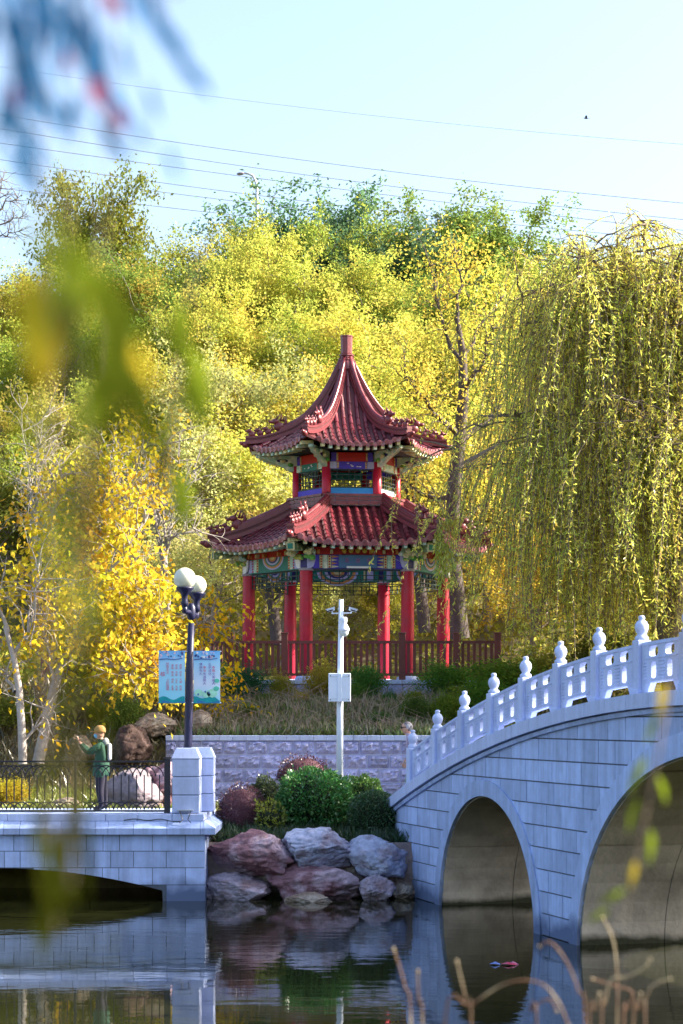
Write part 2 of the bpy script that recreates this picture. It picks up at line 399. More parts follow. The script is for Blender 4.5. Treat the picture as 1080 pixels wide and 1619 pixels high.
for c, h, k, r in ARCH:
    b = MB(); N = 40
    P = [(c - (h) * math.cos(math.pi * q / N), k * math.sin(math.pi * q / N), c - (h + r) * math.cos(math.pi * q / N), (k + r) * math.sin(math.pi * q / N)) for q in range(N + 1)]
    P = [(P[0][0], -0.8, P[0][2], -0.8)] + P + [(P[-1][0], -0.8, P[-1][2], -0.8)]
    for p, q in zip(P, P[1:]):
        for n in (0.05,): b.add([BP(p[0], p[1], n), BP(q[0], q[1], n), BP(q[2], q[3], n), BP(p[2], p[3], n)], [(0, 1, 2, 3)])
        b.add([BP(p[0], p[1], .05), BP(q[0], q[1], .05), BP(q[0], q[1], -.02), BP(p[0], p[1], -.02)], [(0, 1, 2, 3)])
        b.add([BP(p[2], p[3], .05), BP(q[2], q[3], .05), BP(q[2], q[3], -.02), BP(p[2], p[3], -.02)], [(0, 1, 2, 3)])
    b.build('arch_ring', STONE, bridge)
# facing blocks, course by course
rb = random.Random(3); CH = 0.35
for row in range(-1, 11):
    z0, z1 = row * CH, (row + 1) * CH
    s = S0 + rb.uniform(0, 0.55) - 0.5
    while s < 17.5:
        Lb = 0.62 * rb.uniform(0.94, 1.06); a, b_ = max(S0, s + 0.008), s + Lb - 0.008; s += Lb
        if b_ - a < 0.08: continue
        ns = 6; sv = [a + (b_ - a) * q / ns for q in range(ns + 1)]
        lo = [max(z0 + 0.011, arch_out(q)) for q in sv]; hi = [max(min(z1 - 0.011, deck(q) - 0.004), l) for q, l in zip(sv, lo)]
        keep = [q for q in range(ns + 1) if hi[q] - lo[q] > 0.004]
        if len(keep) < 2 or max(h - l for h, l in zip(hi, lo)) < 0.05: continue
        q0, q1 = max(0, keep[0] - 1), min(ns, keep[-1] + 1)
        pr = 0.020 + rb.uniform(0, 0.008)
        poly = [BP(sv[q], lo[q], pr) for q in range(q0, q1 + 1)] + [BP(sv[q], hi[q], pr) for q in range(q1, q0 - 1, -1)]
        b = MB(); n_ = q1 - q0 + 1
        for q in range(n_ - 1):
            b.add([poly[q], poly[q + 1], poly[2 * n_ - 2 - q], poly[2 * n_ - 1 - q]], [(0, 1, 2, 3)])
        for q in range(len(poly)):
            p, r_ = poly[q], poly[(q + 1) % len(poly)]
            if (p - r_).length > 1e-4: b.add([p, r_, r_ - BN * 0.04, p - BN * 0.04], [(0, 1, 2, 3)])
        b.build('block', STONE, bridge)
# coping stones and the thin moulding below them, both sides
s = S0
while s < S1 - 0.1:
    e = min(s + 0.78, S1)
    for n0, n1 in ((0.15, -0.36), (-BW + 0.36, -BW - 0.15)):
        if n1 < -1 and s > 20: continue
        b = MB(); a_, e_ = s + .004, e - .004
        b.hexa([BP(a_, deck(a_), n0), BP(e_, deck(e_), n0), BP(e_, deck(e_), n1), BP(a_, deck(a_), n1),
                BP(a_, deck(a_) + .21, n0), BP(e_, deck(e_) + .21, n0), BP(e_, deck(e_) + .21, n1), BP(a_, deck(a_) + .21, n1)])
        b.build('coping_stone', STONE_L, bridge)
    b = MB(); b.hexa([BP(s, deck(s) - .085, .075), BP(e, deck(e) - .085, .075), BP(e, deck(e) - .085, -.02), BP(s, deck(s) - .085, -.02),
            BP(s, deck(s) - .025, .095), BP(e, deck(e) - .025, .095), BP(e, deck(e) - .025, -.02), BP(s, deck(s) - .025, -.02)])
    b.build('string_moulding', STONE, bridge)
    s = e
# posts with onion finials
LP = 1.561
pm = MB(); pm.box((0, 0, .39), (.21, .21, .80)); pm.box((0, 0, .045), (.25, .25, .09)); POST = pm.mesh('post', STONE_L, bevel=.012)
pm = MB(); pm.lathe([(.105, 0), (.12, .02), (.12, .05), (.085, .08), (.075, .1), (.10, .13), (.122, .19), (.118, .24), (.09, .285), (.055, .31), (.05, .325), (.06, .345), (.055, .37), (.03, .385)], (0, 0, .785), 14)
pm.v = [(x * .82, y * .82, .785 + (z - .785) * .93) for x, y, z in pm.v]; FIN = pm.mesh('finial', STONE_L, smooth=True)
ang = math.atan2(BD.y, BD.x)
def mkpost(i, n):
    z = deck(i * LP) + .206; p = put('post', POST, bridge, BP(i * LP, z, n), (0, 0, ang)); f = put('finial', FIN, bridge, BP(i * LP, z, n)); f.parent = p; f.location = (0, 0, 0)
for i in range(0, 18):
    mkpost(i, -0.10)
    if i < 12: mkpost(i, -BW + .10)
# balustrade panels with real openings: a filled 2D curve with holes, turned into mesh, sheared along the slope
def oval(cx, cy, w, h, p=0.55, n=16):
    out = []
    for k in range(n):
        t = 2 * math.pi * k / n; ct, st_ = math.cos(t), math.sin(t)
        out.append((cx + w / 2 * math.copysign(abs(ct) ** p, ct), cy + h / 2 * math.copysign(abs(st_) ** p, st_)))
    return out
def plate(splines, depth):
    cu = bpy.data.curves.new('plate', 'CURVE'); cu.dimensions = '2D'; cu.fill_mode = 'BOTH'; cu.extrude = depth / 2
    for pts in splines:
        sp = cu.splines.new('POLY'); sp.points.add(len(pts) - 1); sp.use_cyclic_u = True
        for k, (x, y) in enumerate(pts): sp.points[k].co = (x, y, 0, 1)
    o = bpy.data.objects.new('plate', cu); col.objects.link(o)
    me = bpy.data.meshes.new_from_object(o.evaluated_get(bpy.context.evaluated_depsgraph_get()))
    bpy.data.objects.remove(o); bpy.data.curves.remove(cu)
    v = np.zeros(len(me.vertices) * 3); me.vertices.foreach_get('co', v)
    return v.reshape(-1, 3), [tuple(p.vertices) for p in me.polygons]
PW = LP - .22
NB = 10
edge = [(-PW / 2 + PW * k / NB, 0.16) for k in range(NB + 1)] + [(PW / 2 - PW * k / NB, 0.74) for k in range(NB + 1)]
sp = [edge] + [oval(sx * PW * .2, .60, .30, .15) for sx in (-1, 1)] + [oval(sx * PW * .2, .335, .17, .235) for sx in (-1, 1)]
PV, PF = plate(sp, .09)
foot = [(-PW / 2, 0.0), (-PW / 2, .16), (-PW / 2 + .3, .16), (-PW / 2 + .22, .06), (-PW / 2 + .2, 0)]
RIBS = []
for xx in (-.46, -.04, .04, .46):
    for q in range(6): RIBS.append((xx * PW * .92, .22 + q * .047, .11, .018))
for xx in (-.27,): RIBS += [(xx * 0, .505, PW * .8, .014), (0, .175, PW * .86, .016), (0, .70, PW * .92, .014)]
def mkpanel(i, n):
    sm_ = (i + .5) * LP
    def P(u, v, t): return BP(sm_ + u, deck(sm_ + u) + .206 + v, n + t)
    b = MB(); b.add([P(v[0], v[1], v[2]) for v in PV], PF); pan = b.build('balustrade_panel', STONE_L, bridge)
    b = MB()
    for x, y, w_, h_ in RIBS:
        for sg in (1,):
            t0, t1 = sg * .044, sg * .058
            b.hexa([P(x - w_ / 2, y - h_ / 2, t0), P(x + w_ / 2, y - h_ / 2, t0), P(x + w_ / 2, y + h_ / 2, t0), P(x - w_ / 2, y + h_ / 2, t0),
                    P(x - w_ / 2, y - h_ / 2, t1), P(x + w_ / 2, y - h_ / 2, t1), P(x + w_ / 2, y + h_ / 2, t1), P(x - w_ / 2, y + h_ / 2, t1)])
    b.build('carved_relief', STONE_L, pan)
    for sg in (-1, 1):
        b = MB(); b.prism([P(sg * x, y, -.045) for x, y in foot], BN * .09); b.build('panel_foot', STONE_L, bridge)
for i in range(0, 12): mkpanel(i, -0.10)
for i in range(0, 8): mkpanel(i, -BW + .10)

# ------------------------------------------------------------------ low stone bridge on the left
LY, LX1 = 37.8, -2.61
K = F / LY
lb = thing('low_stone_bridge', (-6.5, LY + 1.5, 0), 'low pale granite footbridge with flat dark arch at the left', 'bridge')
LC, LH = -6.48, 3.145
def lin(x): return 0.62 - 0.0444 * (x - LC) ** 2 if abs(x - LC) < LH else -1.0
xsl = sorted(set([-15.0 + k * .4 for k in range(31)] + [LC - LH + 2 * LH * k / 24 for k in range(25)] + [LC - LH - .001, LC + LH + .001, LX1]))
xsl = [x for x in xsl if x <= LX1]
c_ = MB(); v_ = MB()
for a, b in zip(xsl, xsl[1:]):
    c_.add([(a, LY, lin(a)), (b, LY, lin(b)), (b, LY, 1.3), (a, LY, 1.3)], [(0, 1, 2, 3)])
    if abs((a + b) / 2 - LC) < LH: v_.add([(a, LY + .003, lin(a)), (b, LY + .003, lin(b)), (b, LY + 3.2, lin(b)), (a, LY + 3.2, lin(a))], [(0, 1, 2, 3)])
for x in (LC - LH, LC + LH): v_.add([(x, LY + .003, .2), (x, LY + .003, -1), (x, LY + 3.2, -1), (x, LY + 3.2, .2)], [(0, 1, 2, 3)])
c_.add([(LX1, LY, -1), (LX1, LY + 3.2, -1), (LX1, LY + 3.2, 1.3), (LX1, LY, 1.3)], [(0, 1, 2, 3)])
c_.add([(-15, LY, 1.3), (LX1, LY, 1.3), (LX1, LY + 3.2, 1.3), (-15, LY + 3.2, 1.3)], [(0, 1, 2, 3)])
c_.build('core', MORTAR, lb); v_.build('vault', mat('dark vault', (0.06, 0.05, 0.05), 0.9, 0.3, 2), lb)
dk = MB(); dk.box(((-15 + LX1) / 2, LY + 1.7, 1.46), (LX1 + 15 - .3, 2.9, .31)); dk.build('deck', STONE, lb)
rows = [(1.262, .947, [322.7, 293, 241, 189, 163, 137, 111, 85, 53, 22, -4]), (.947, .631, [322.7, 263, 211, 175, 149, 123, 97, 70, 32, 7]),
        (.631, .307, [322.7, 293, 241, 188, 162, 135, 105, 79, 53, 20]), (.307, -.02, [322.7, 263, 235]), (-.02, -.3, [322.7, 290, 262])]
for zt, zb, J in rows:
    X = [(j - CX) / K for j in J]
    if zt > .4:
        while X[-1] > -14: X.append(X[-1] - rb.choice((.32, .32, .62)))
    for b, a in zip(X, X[1:]):
        a += .006; b -= .006; ns = 5
        xv = [a + (b - a) * q / ns for q in range(ns + 1)]
        lo = [max(zb + .007, lin(x) if abs(x - LC) < LH else -9) for x in xv]; hi = [zt - .007] * (ns + 1)
        hi = [max(h, l) for h, l in zip(hi, lo)]
        if zt < .4 and a < LC + LH: a = LC + LH
        if max(h - l for h, l in zip(hi, lo)) < .04 or b - a < .05: continue
        xv = [a + (b - a) * q / ns for q in range(ns + 1)]
        pr = .012 + rb.uniform(0, .005)
        B = MB(); y0 = LY - pr
        for q in range(ns):
            if hi[q] - lo[q] < .003 and hi[q + 1] - lo[q + 1] < .003: continue
            B.add([(xv[q], y0, lo[q]), (xv[q + 1], y0, lo[q + 1]), (xv[q + 1], y0, hi[q + 1]), (xv[q], y0, hi[q])], [(0, 1, 2, 3)])
            B.add([(xv[q], y0, lo[q]), (xv[q + 1], y0, lo[q + 1]), (xv[q + 1], LY + .02, lo[q + 1]), (xv[q], LY + .02, lo[q])], [(0, 1, 2, 3)])
            B.add([(xv[q], y0, hi[q]), (xv[q + 1], y0, hi[q + 1]), (xv[q + 1], LY + .02, hi[q + 1]), (xv[q], LY + .02, hi[q])], [(0, 1, 2, 3)])
        for q in (0, ns): B.add([(xv[q], y0, lo[q]), (xv[q], y0, hi[q]), (xv[q], LY + .02, hi[q]), (xv[q], LY + .02, lo[q])], [(0, 1, 2, 3)])
        B.build('block', STONE, lb)
    y = LY - .012                                            # the return wall at the right end
    while y < LY + 3.1:
        B = MB(); B.box((LX1 + .004, y + .31, (zt + zb) / 2), (.03, .61, zt - zb - .014)); B.build('block', STONE, lb); y += .62
# cornice (sloping weathering with upright lip) and cap stones
cj = [326, 318, 265, 212, 172, 152, 123, 98, 73, 33, 7, -20, -60]
prof = [(-.02, 1.27), (-.15, 1.27), (-.15, 1.385), (-.012, 1.515), (.1, 1.515)]
X = [(j - CX) / K for j in cj]
while X[-1] > -14: X.append(X[-1] - .4)
X[0] = LX1 - .01
for b, a in zip(X, X[1:]):
    B = MB(); B.prism([(a + .004, LY + p, z) for p, z in prof], (b - a - .008, 0, 0)); B.build('cornice_stone', STONE, lb)
y = LY
B = MB(); a = LX1 - .006; e = LX1 + .22                     # mitred corner stone and the run along the end wall
B.add([(a, LY - .15, 1.27), (e, LY - .15, 1.27), (e, LY + .2, 1.27), (a, LY + .2, 1.27), (a, LY - .15, 1.385), (e, LY - .15, 1.385), (e, LY + .2, 1.385), (a, LY + .2, 1.385), (a, LY - .012, 1.515), (LX1 + .02, LY - .012, 1.515), (LX1 + .02, LY + .2, 1.515), (a, LY + .2, 1.515)],
      [(3, 2, 1, 0), (0, 1, 5, 4), (1, 2, 6, 5), (4, 5, 9, 8), (5, 6, 10, 9), (8, 9, 10, 11), (0, 4, 8, 11, 7, 3), (2, 3, 7, 11, 10, 6)])
B.build('cornice_stone', STONE, lb)
y = LY + .206
while y < LY + 3.0:
    B = MB(); B.prism([(LX1 - .0, y, 1.27), (e, y, 1.27), (e, y, 1.385), (LX1 + .02, y, 1.515), (LX1, y, 1.515)], (0, .6, 0)); B.build('cornice_stone', STONE, lb); y += .606
cj = [317, 272, 218, 167, 115, 63, 12, -40]
X = [(j - CX) / K for j in cj]
while X[-1] > -14: X.append(X[-1] - .62)
X[0] = LX1 - .0
for b, a in zip(X, X[1:]):
    B = MB(); B.box(((a + b) / 2, LY + .17, 1.585), (b - a - .008, .38, .138)); B.build('cap_stone', STONE_L, lb, bevel=.01)
y = LY + .365
while y < LY + 3:
    B = MB(); B.box((LX1 - .16, y + .31, 1.585), (.34, .605, .138)); B.build('cap_stone', STONE_L, lb, bevel=.01); y += .61
# two gate piers at the bridge end
def pier(px0, px1, Y, label, n):
    k = F / Y; x0, x1 = (px0 - CX) / k, (px1 - CX) / k; w_ = x1 - x0; xc = (x0 + x1) / 2; yc = Y + w_ / 2
    p = thing('stone_pier', (xc, yc, 1.655), label, 'pier', 'stone piers at the footbridge end')
    zt = 2.70; b = MB(); b.box((xc, yc, (1.66 + zt) / 2), (w_ - .035, w_ - .035, zt - 1.66)); b.build('core', MORTAR, p)
    hs = (zt - 1.66) / 3
    for q in range(3):
        b = MB(); b.box((xc, yc, 1.66 + hs * (q + .5)), (w_, w_, hs - .012)); b.build('facing_stone', STONE_L, p, bevel=.012)
    b = MB(); h = w_ / 2 + .015; t = w_ / 2 - .07
    b.hexa([(xc - h, yc - h, zt), (xc + h, yc - h, zt), (xc + h, yc + h, zt), (xc - h, yc + h, zt), (xc - t, yc - t, zt + .2), (xc + t, yc - t, zt + .2), (xc + t, yc + t, zt + .2), (xc - t, yc + t, zt + .2)])
    b.build('cap', STONE_L, p, bevel=.006)
    return p
pier(272, 315.5, LY + .03, 'nearer pale stone gate pier with sloping cap beside the iron fence', 0)
pier(296, 338, LY + .75, 'second pale stone gate pier half hidden behind the nearer one', 1)
b = MB()                                                   # conduit bracket and cable at the foot of the pier
tr = thing('cable_bracket', at(293, 1283, LY - .03), 'small grey metal bracket with cables at the foot of the nearer pier', 'bracket')
b.box(at(293, 1281, LY - .02), (.30, .07, .02)); b.build('plate', GALV, tr)
for s_ in (-1, 1):
    b = MB(); b.tube([at(293 + s_ * 9, 1282, LY - .04), at(293 + s_ * 4, 1296, LY - .08), at(293 + s_ * 9, 1301, LY - .14)], .008, 5); b.build('strut', IRON, tr)
b = MB(); b.tube([at(286 - 6 * k, 1299 + 1.2 * math.sin(k * .9) - min(k, 6) * .5, LY - .12 + .012 * min(k, 8)) for k in range(16)], .009, 5); b.build('cable', BLACKC, tr)

# black iron fence on the low bridge
FY = LY + .12
fe = thing('iron_fence', (-6, FY, 1.655), 'black wrought iron fence with interlaced arches along the low footbridge', 'fence')
kf = F / FY; zb_, zt_ = 1.67, EYE + (HY - 1204) / kf
def fx(px): return (px - CX) / kf
posts = [264.5, 119, -26, -171, -316]
for i, px in enumerate(posts):
    w_ = .11 if i == 0 else .05
    b = MB(); b.box((fx(px), FY, (zb_ + zt_ + .04) / 2), (w_, w_, zt_ - zb_ + .05)); b.box((fx(px), FY, zt_ + .07), (w_ * 1.35, w_ * 1.35, .03)); b.build('fence_post', IRON, fe, bevel=.006)
bar = MB(); bar.box((0, 0, (.235 + .72) / 2), (.021, .021, .485)); BAR = bar.mesh('baluster', IRON)
def arcmesh(name, r, up, n=9):
    m_ = MB(); m_.tube([(r * math.cos(math.pi * q / n), 0, up * r * math.sin(math.pi * q / n)) for q in range(n + 1)], .011, 4); return m_.mesh(name, IRON)
SPC = (fx(264.5) - fx(119)) / 12
A1, A2, A3 = arcmesh('scroll_arch', SPC * 1.5, .95), arcmesh('scroll_arch', SPC * .98, 1.0), arcmesh('scroll_arch', SPC * .52, 1.0)
for a, b in zip(posts[1:], posts):
    xa, xb = fx(a), fx(b)
    for z in (zt_, zb_ + .035):
        m_ = MB(); m_.box(((xa + xb) / 2, FY, z), (xb - xa - .05, .045, .035)); m_.build('rail', IRON, fe)
    for q in range(1, 12):
        x = xa + (xb - xa) * q / 12
        put('baluster', BAR, fe, (x, FY, zb_))
        if q % 2 == 0: put('scroll_arch', A2, fe, (x, FY, zb_ + .06)); put('scroll_arch', A3, fe, (x, FY, zb_ + .06))
        else: put('scroll_arch', A2, fe, (x, FY + .001, zb_ + .06))
        if 1 < q < 11: put('scroll_arch', A1, fe, (x, FY + (.002 if q % 2 else -.002), zb_ + .69))

# ------------------------------------------------------------------ rock faced retaining wall
WY = 46.0; kw = F / WY
rw = thing('retaining_wall', (-1, WY, 1.5), 'lavender grey rock-faced block retaining wall with pale coping behind the shrubs', 'wall')
wx0, wx1 = (262 - CX) / kw, 2.35
b = MB(); b.box(((wx0 + wx1) / 2, WY + .2, 2.25), (wx1 - wx0, .36, 1.52)); b.build('mortar_core', WMORT, rw)
rw_ = random.Random(11)
for r_ in range(5):
    zt = 2.945 - r_ * .322; zb = zt - .322
    if zb < 1.3: zb = 1.3
    x = wx0 - (0 if r_ % 2 else .26)
    while x < wx1:
        w_ = .52 * rw_.uniform(.9, 1.12); a, e = max(x + .014, wx0), min(x + w_ - .014, wx1); x += w_
        if e - a < .1: continue
        NX, NZ = 11, 7; rx_, ry_, rz_ = rw_.uniform(.5, 2.2), rw_.uniform(.5, 2.2), rw_.uniform(.5, 1.6); off = Vector((rw_.uniform(0, 90), rw_.uniform(0, 90), 0)); b = MB(); ids = {}
        for j in range(NZ + 1):
            for i in range(NX + 1):
                u, v = i / NX, j / NZ; ed = min(u * rx_, (1 - u) * ry_, v * .7, (1 - v) * rz_) * 6
                q = Vector((u * 2.1, v * 1.5, 0)) + off
                d = (.05 + .11 * abs(mn.noise(q * 1.3)) + .06 * mn.noise(q * 2.9) + .03 * mn.noise(q * 6)) * min(1, ed) if ed > 0 else 0
                jx = 0 if i in (0, NX) else rw_.uniform(-.012, .012)
                b.v.append((a + (e - a) * u + jx, WY + .012 - d, zb + .013 + (zt - zb - .026) * v))
        for j in range(NZ):
            for i in range(NX):
                k0 = j * (NX + 1) + i; b.f += [(k0, k0 + 1, k0 + NX + 2), (k0, k0 + NX + 2, k0 + NX + 1)]
        b.build('stone_block', ROUGHST, rw)
x = wx0
while x < wx1:
    w_ = .31; b = MB(); b.box((x + w_ / 2, WY + .17, 3.005), (w_ - .006, .46, .118)); b.build('coping_slab', STONE_L, rw, bevel=.008); x += w_

# ------------------------------------------------------------------ terrace under the pavilion, with its timber railing
TY = 51.8; kt = F / TY
ter = thing('stone_terrace', (0, TY + 5, 4.0), 'grey stone terrace edge carrying the pavilion', 'terrace')
tx0, tx1 = (345 - CX) / kt, 4.6
b = MB(); b.box(((tx0 + tx1) / 2, TY + 5.2, 3.9), (tx1 - tx0, 10.2, .98)); b.build('core', MORTAR, ter)
x = tx0
while x < tx1:
    b = MB(); b.box((x + .4, TY + .25, 4.4), (.792, .62, .11)); b.build('edge_slab', STONE_L, ter, bevel=.01)
    b = MB(); b.box((x + .2, TY + .07, 4.14), (.39, .2, .38)); b.build('block', ROUGHST, ter, bevel=.02)
    b = MB(); b.box((x + .6, TY + .07, 4.14), (.39, .2, .38)); b.build('block', ROUGHST, ter, bevel=.02)
    b = MB(); b.box((x + .4, TY + .08, 3.75), (.78, .2, .36)); b.build('block', ROUGHST, ter, bevel=.02)
    x += .8
b = MB(); b.box(((tx0 + tx1) / 2, TY + 5.5, 4.398), (tx1 - tx0 - .02, 9.86, .1)); b.build('paving', STONE, ter)
ZT = 4.455
RYL = TY + .12
rail = thing('timber_railing', (0, RYL, ZT), 'dark red-brown timber railing with square posts around the terrace', 'railing')
pts = [Vector(((px - CX) * RYL / F, RYL, ZT)) for px in (365, 450, 543, 636, 722, 787)]
lft = [pts[0] + Vector((-1.35 * k, .9 * k, 0)) for k in (1, 2, 3, 4)]
line = lft[::-1] + pts
pb = MB(); pb.box((0, 0, .60), (.17, .17, 1.2)); pb.box((0, 0, 1.215), (.2, .2, .05)); RPOST = pb.mesh('railing_post', WOODR, bevel=.012)
bb = MB(); bb.box((0, 0, .56), (.074, .028, .80)); SLAT = bb.mesh('slat', WOODR)
for i, p in enumerate(line):
    q = line[i + 1] if i + 1 < len(line) else None
    put('railing_post', RPOST, rail, p)
    if q is None: continue
    d = q - p; ln = d.length; a = math.atan2(d.y, d.x); mid = (p + q) / 2
    for z, h_, w_ in ((.985, .075, .10), (.14, .07, .06)):
        b = MB(); b.box(mid + Vector((0, 0, z)), (ln - .15, w_, h_), a); b.build('rail', WOODR, rail)
    n = max(2, round((ln - .17) / .152))
    for k in range(n):
        put('slat', SLAT, rail, p + d * ((.085 + (ln - .17) * (k + .5) / n) / ln), (0, 0, a))
# ------------------------------------------------------------------ the two-storey hexagonal pavilion
PC = Vector((0.145, 57.0, ZT)); DEL = R(6.6)
pav = thing('pavilion', PC, 'two-storey hexagonal pavilion with red columns and maroon glazed tile roofs', 'pavilion')
TH = [R(-120 + 60 * k) + DEL for k in range(6)]        # column k; face k lies between column k and k+1 (face 0 looks at the lens)
def pol(r, th, z): return Vector((PC.x + r * math.cos(th), PC.y + r * math.sin(th), z))
def facef(k):
    """outward normal and tangent of face k"""
    th = TH[k] + R(30); return Vector((math.cos(th), math.sin(th), 0)), Vector((-math.sin(th), math.cos(th), 0))
C30 = math.cos(R(30))
def fp(k, a, x, z):                                       # on face k: distance a from the axis, x along the face
    n, t = facef(k); return Vector((PC.x, PC.y, 0)) + n * a + t * x + Vector((0, 0, z))
def fbox(k, a, x, z, da, dx, dz, name, m, parent=pav, bevel=0):
    n, t = facef(k); th = math.atan2(t.y, t.x)
    b = MB(); b.box(fp(k, a, x, z), (dx, da, dz), th); return b.build(name, m, parent, bevel=bevel)
RC1, RC2 = 2.8, 1.43
AF1, AF2 = RC1 * C30, RC2 * C30
# columns
cb = MB(); cb.lathe([(.165, 0), (.182, .06), (.182, 1.6), (.172, 3.05), (.166, 3.1)], (0, 0, 0), 20); COL1 = cb.mesh('column', REDP, smooth=True)
cb = MB(); cb.lathe([(.27, 0), (.30, .03), (.31, .07), (.29, .13), (.22, .16)], (0, 0, -.002), 20); CBASE = cb.mesh('column_base', STONE_L, smooth=True)
cb = MB(); cb.lathe([(.195, 0), (.205, .02), (.205, .06), (.19, .075)], (0, 0, 3.03), 20); CCOL = cb.mesh('collar', mat('grey trim', (.30, .26, .30), .5, .2), smooth=True)
for k in range(6):
    p = pol(RC1, TH[k], ZT)
    c = put('column', COL1, pav, p)
    for nm, me in (('column_base', CBASE), ('collar', CCOL)):
        o = put(nm, me, pav, p); o.parent = c; o.location = (0, 0, 0)
ZB0, ZB1 = 7.53, 7.93
SL = RC1                                                   # side length of the column hexagon
NAVYP = mat('navy paint', (.03, .03, .16), .5, .2, 5)
def strip(k, a, x, z0, z1, w_, parent, mA, mB, nd, out=.012, name='painted_strip'):
    """a narrow painted strip set with small raised diamonds"""
    s_ = fbox(k, a, x, (z0 + z1) / 2, out, w_, z1 - z0 - .02, name, mA, parent)
    for q in range(nd):
        z = z0 + (z1 - z0) * (q + .5) / nd; n, t = facef(k); h = (z1 - z0) / nd * .36
        b = MB(); b.prism([fp(k, a + out * .5, x + dx * w_ * .36, z + dz * h) for dx, dz in ((-1, 0), (0, -1), (1, 0), (0, 1))], n * .01); b.build('diamond', mB, parent)
def medallion(k, a, x, ztop, rad, parent, sgn=1):
    n, t = facef(k)
    for q, (r_, m_) in enumerate(((rad, LAV), (rad * .88, ORANGE), (rad * .74, TEAL), (rad * .62, LAV), (rad * .48, NAVYP), (rad * .34, ORANGE), (rad * .2, CREAM))):
        N = 14; P = [fp(k, a, x + r_ * math.cos(math.pi * (1 + i / N)), ztop + .66 * r_ * math.sin(math.pi * (1 + i / N))) for i in range(N + 1)]
        b = MB(); b.prism(P, n * sgn * (.006 + .004 * q)); b.build('medallion', m_, parent)
beams = []
for k in range(6):
    bm = fbox(k, AF1, 0, (ZB0 + ZB1) / 2, .24, SL - .30, ZB1 - ZB0, 'beam', TEAL if k else NAVYP); beams.append(bm)
    ao = AF1 + .125; zz = (ZB0 + .02, ZB1 - .02); zc = sum(zz) / 2; hh = zz[1] - zz[0]
    for sg in (-1, 1):
        fbox(k, ao, sg * (SL / 2 - .26), zc, .02, .16, hh, 'end_panel', BLUEP if k == 0 else LAV, bm)
        strip(k, ao, sg * (SL / 2 - .40), zz[0], zz[1], .085, bm, CREAM if k % 2 == 0 else LAV, REDB, 5)
        fbox(k, ao, sg * (SL / 2 - .515), zc, .016, .12, hh, 'mint_panel', MINT, bm)
        strip(k, ao, sg * (SL / 2 - .63), zz[0], zz[1], .085, bm, CREAM, REDB, 5)
        if k == 0:                                        # front: stepped scroll ends beside the plaque
            fbox(k, ao, sg * (SL / 2 - .82), zc, .014, .28, hh, 'scroll_panel', BLUEP, bm)
            for q in range(4):
                b = MB(); n, t = facef(k); x0 = sg * (SL / 2 - .69); zq = zz[0] + hh * (q + .5) / 4
                ln_ = .16 if q in (1, 2) else .22
                b.prism([fp(k, ao + .008, x0, zq - .035), fp(k, ao + .008, x0 - sg * ln_, zq), fp(k, ao + .008, x0, zq + .035)], n * .012); b.build('tongue', ORANGE if q % 2 else CREAM, bm)
            b = MB(); b.ball(fp(0, ao + .01, sg * (SL / 2 - .90), zc), (.03, .03, .03), 8, 5); b.build('rosette', WHITEP, bm)
    if k: medallion(k, ao + .002, 0, ZB1, .52, bm)
    n_ = k
    if k in (2, 3, 4):                                    # inner faces that show through the pavilion
        n, t = facef(k)
        medallion(k, AF1 - .122, 0, ZB0 + .27, .62, bm, -1)
        for sg in (-1, 1):
            fbox(k, AF1 - .13, sg * .98, zc, .02, .18, hh, 'inner_panel', LAV, bm); fbox(k, AF1 - .13, sg * .82, zc, .02, .07, hh, 'inner_panel', CREAM, bm)
    # red board over the beam with bracket blocks
    rbd = fbox(k, AF1 + .05, 0, 8.03, .14, SL - .2, .2, 'eave_board', REDB)
    for q in range(-3, 4):
        if q == 0: continue
        fbox(k, AF1 + .15, q * .36, 8.0, .16, .07, .10, 'bracket_block', ORANGE if q % 2 else CREAM, rbd)
    if k == 0:
        for q in (-.34, -.17, 0, .17, .34):
            b = MB(); b.ball(fp(0, AF1 + .2, q * 1.1, 8.03), (.07, .05, .07), 8, 5); b.build('carved_boss', mat('gold carving', (.5, .38, .05), .5, .3, 20), rbd)
    # hanging lattice under the beam
    la = fbox(k, AF1, 0, ZB0 - .02, .05, SL - .34, .03, 'lattice', DARKW)
    fr = MB(); n, t = facef(k); th = math.atan2(t.y, t.x)
    def lbar(x0, z0, x1, z1, w_=.022):
        fr.box(fp(k, AF1, (x0 + x1) / 2, (z0 + z1) / 2), (abs(x1 - x0) + w_, .035, abs(z1 - z0) + w_), th)
    X2 = SL / 2 - .18; z0, z1 = 7.13, 7.49
    lbar(-X2, z0, X2, z0); lbar(-X2, z0 + .12, X2, z0 + .12); lbar(-X2, z0 + .24, X2, z0 + .24)
    nn = 10
    for q in range(nn + 1):
        x = -X2 + 2 * X2 * q / nn
        lbar(x, z0 if q % 3 != 1 else z0 + .12, x, z1 if q % 3 != 2 else z0 + .24)
        if q < nn and q % 2: lbar(x + .1, z0 + .06, x + .1, z0 + .24); lbar(x, z0 + .06, x + .1, z0 + .06)
    fr.build('lattice_bars', DARKW, la)
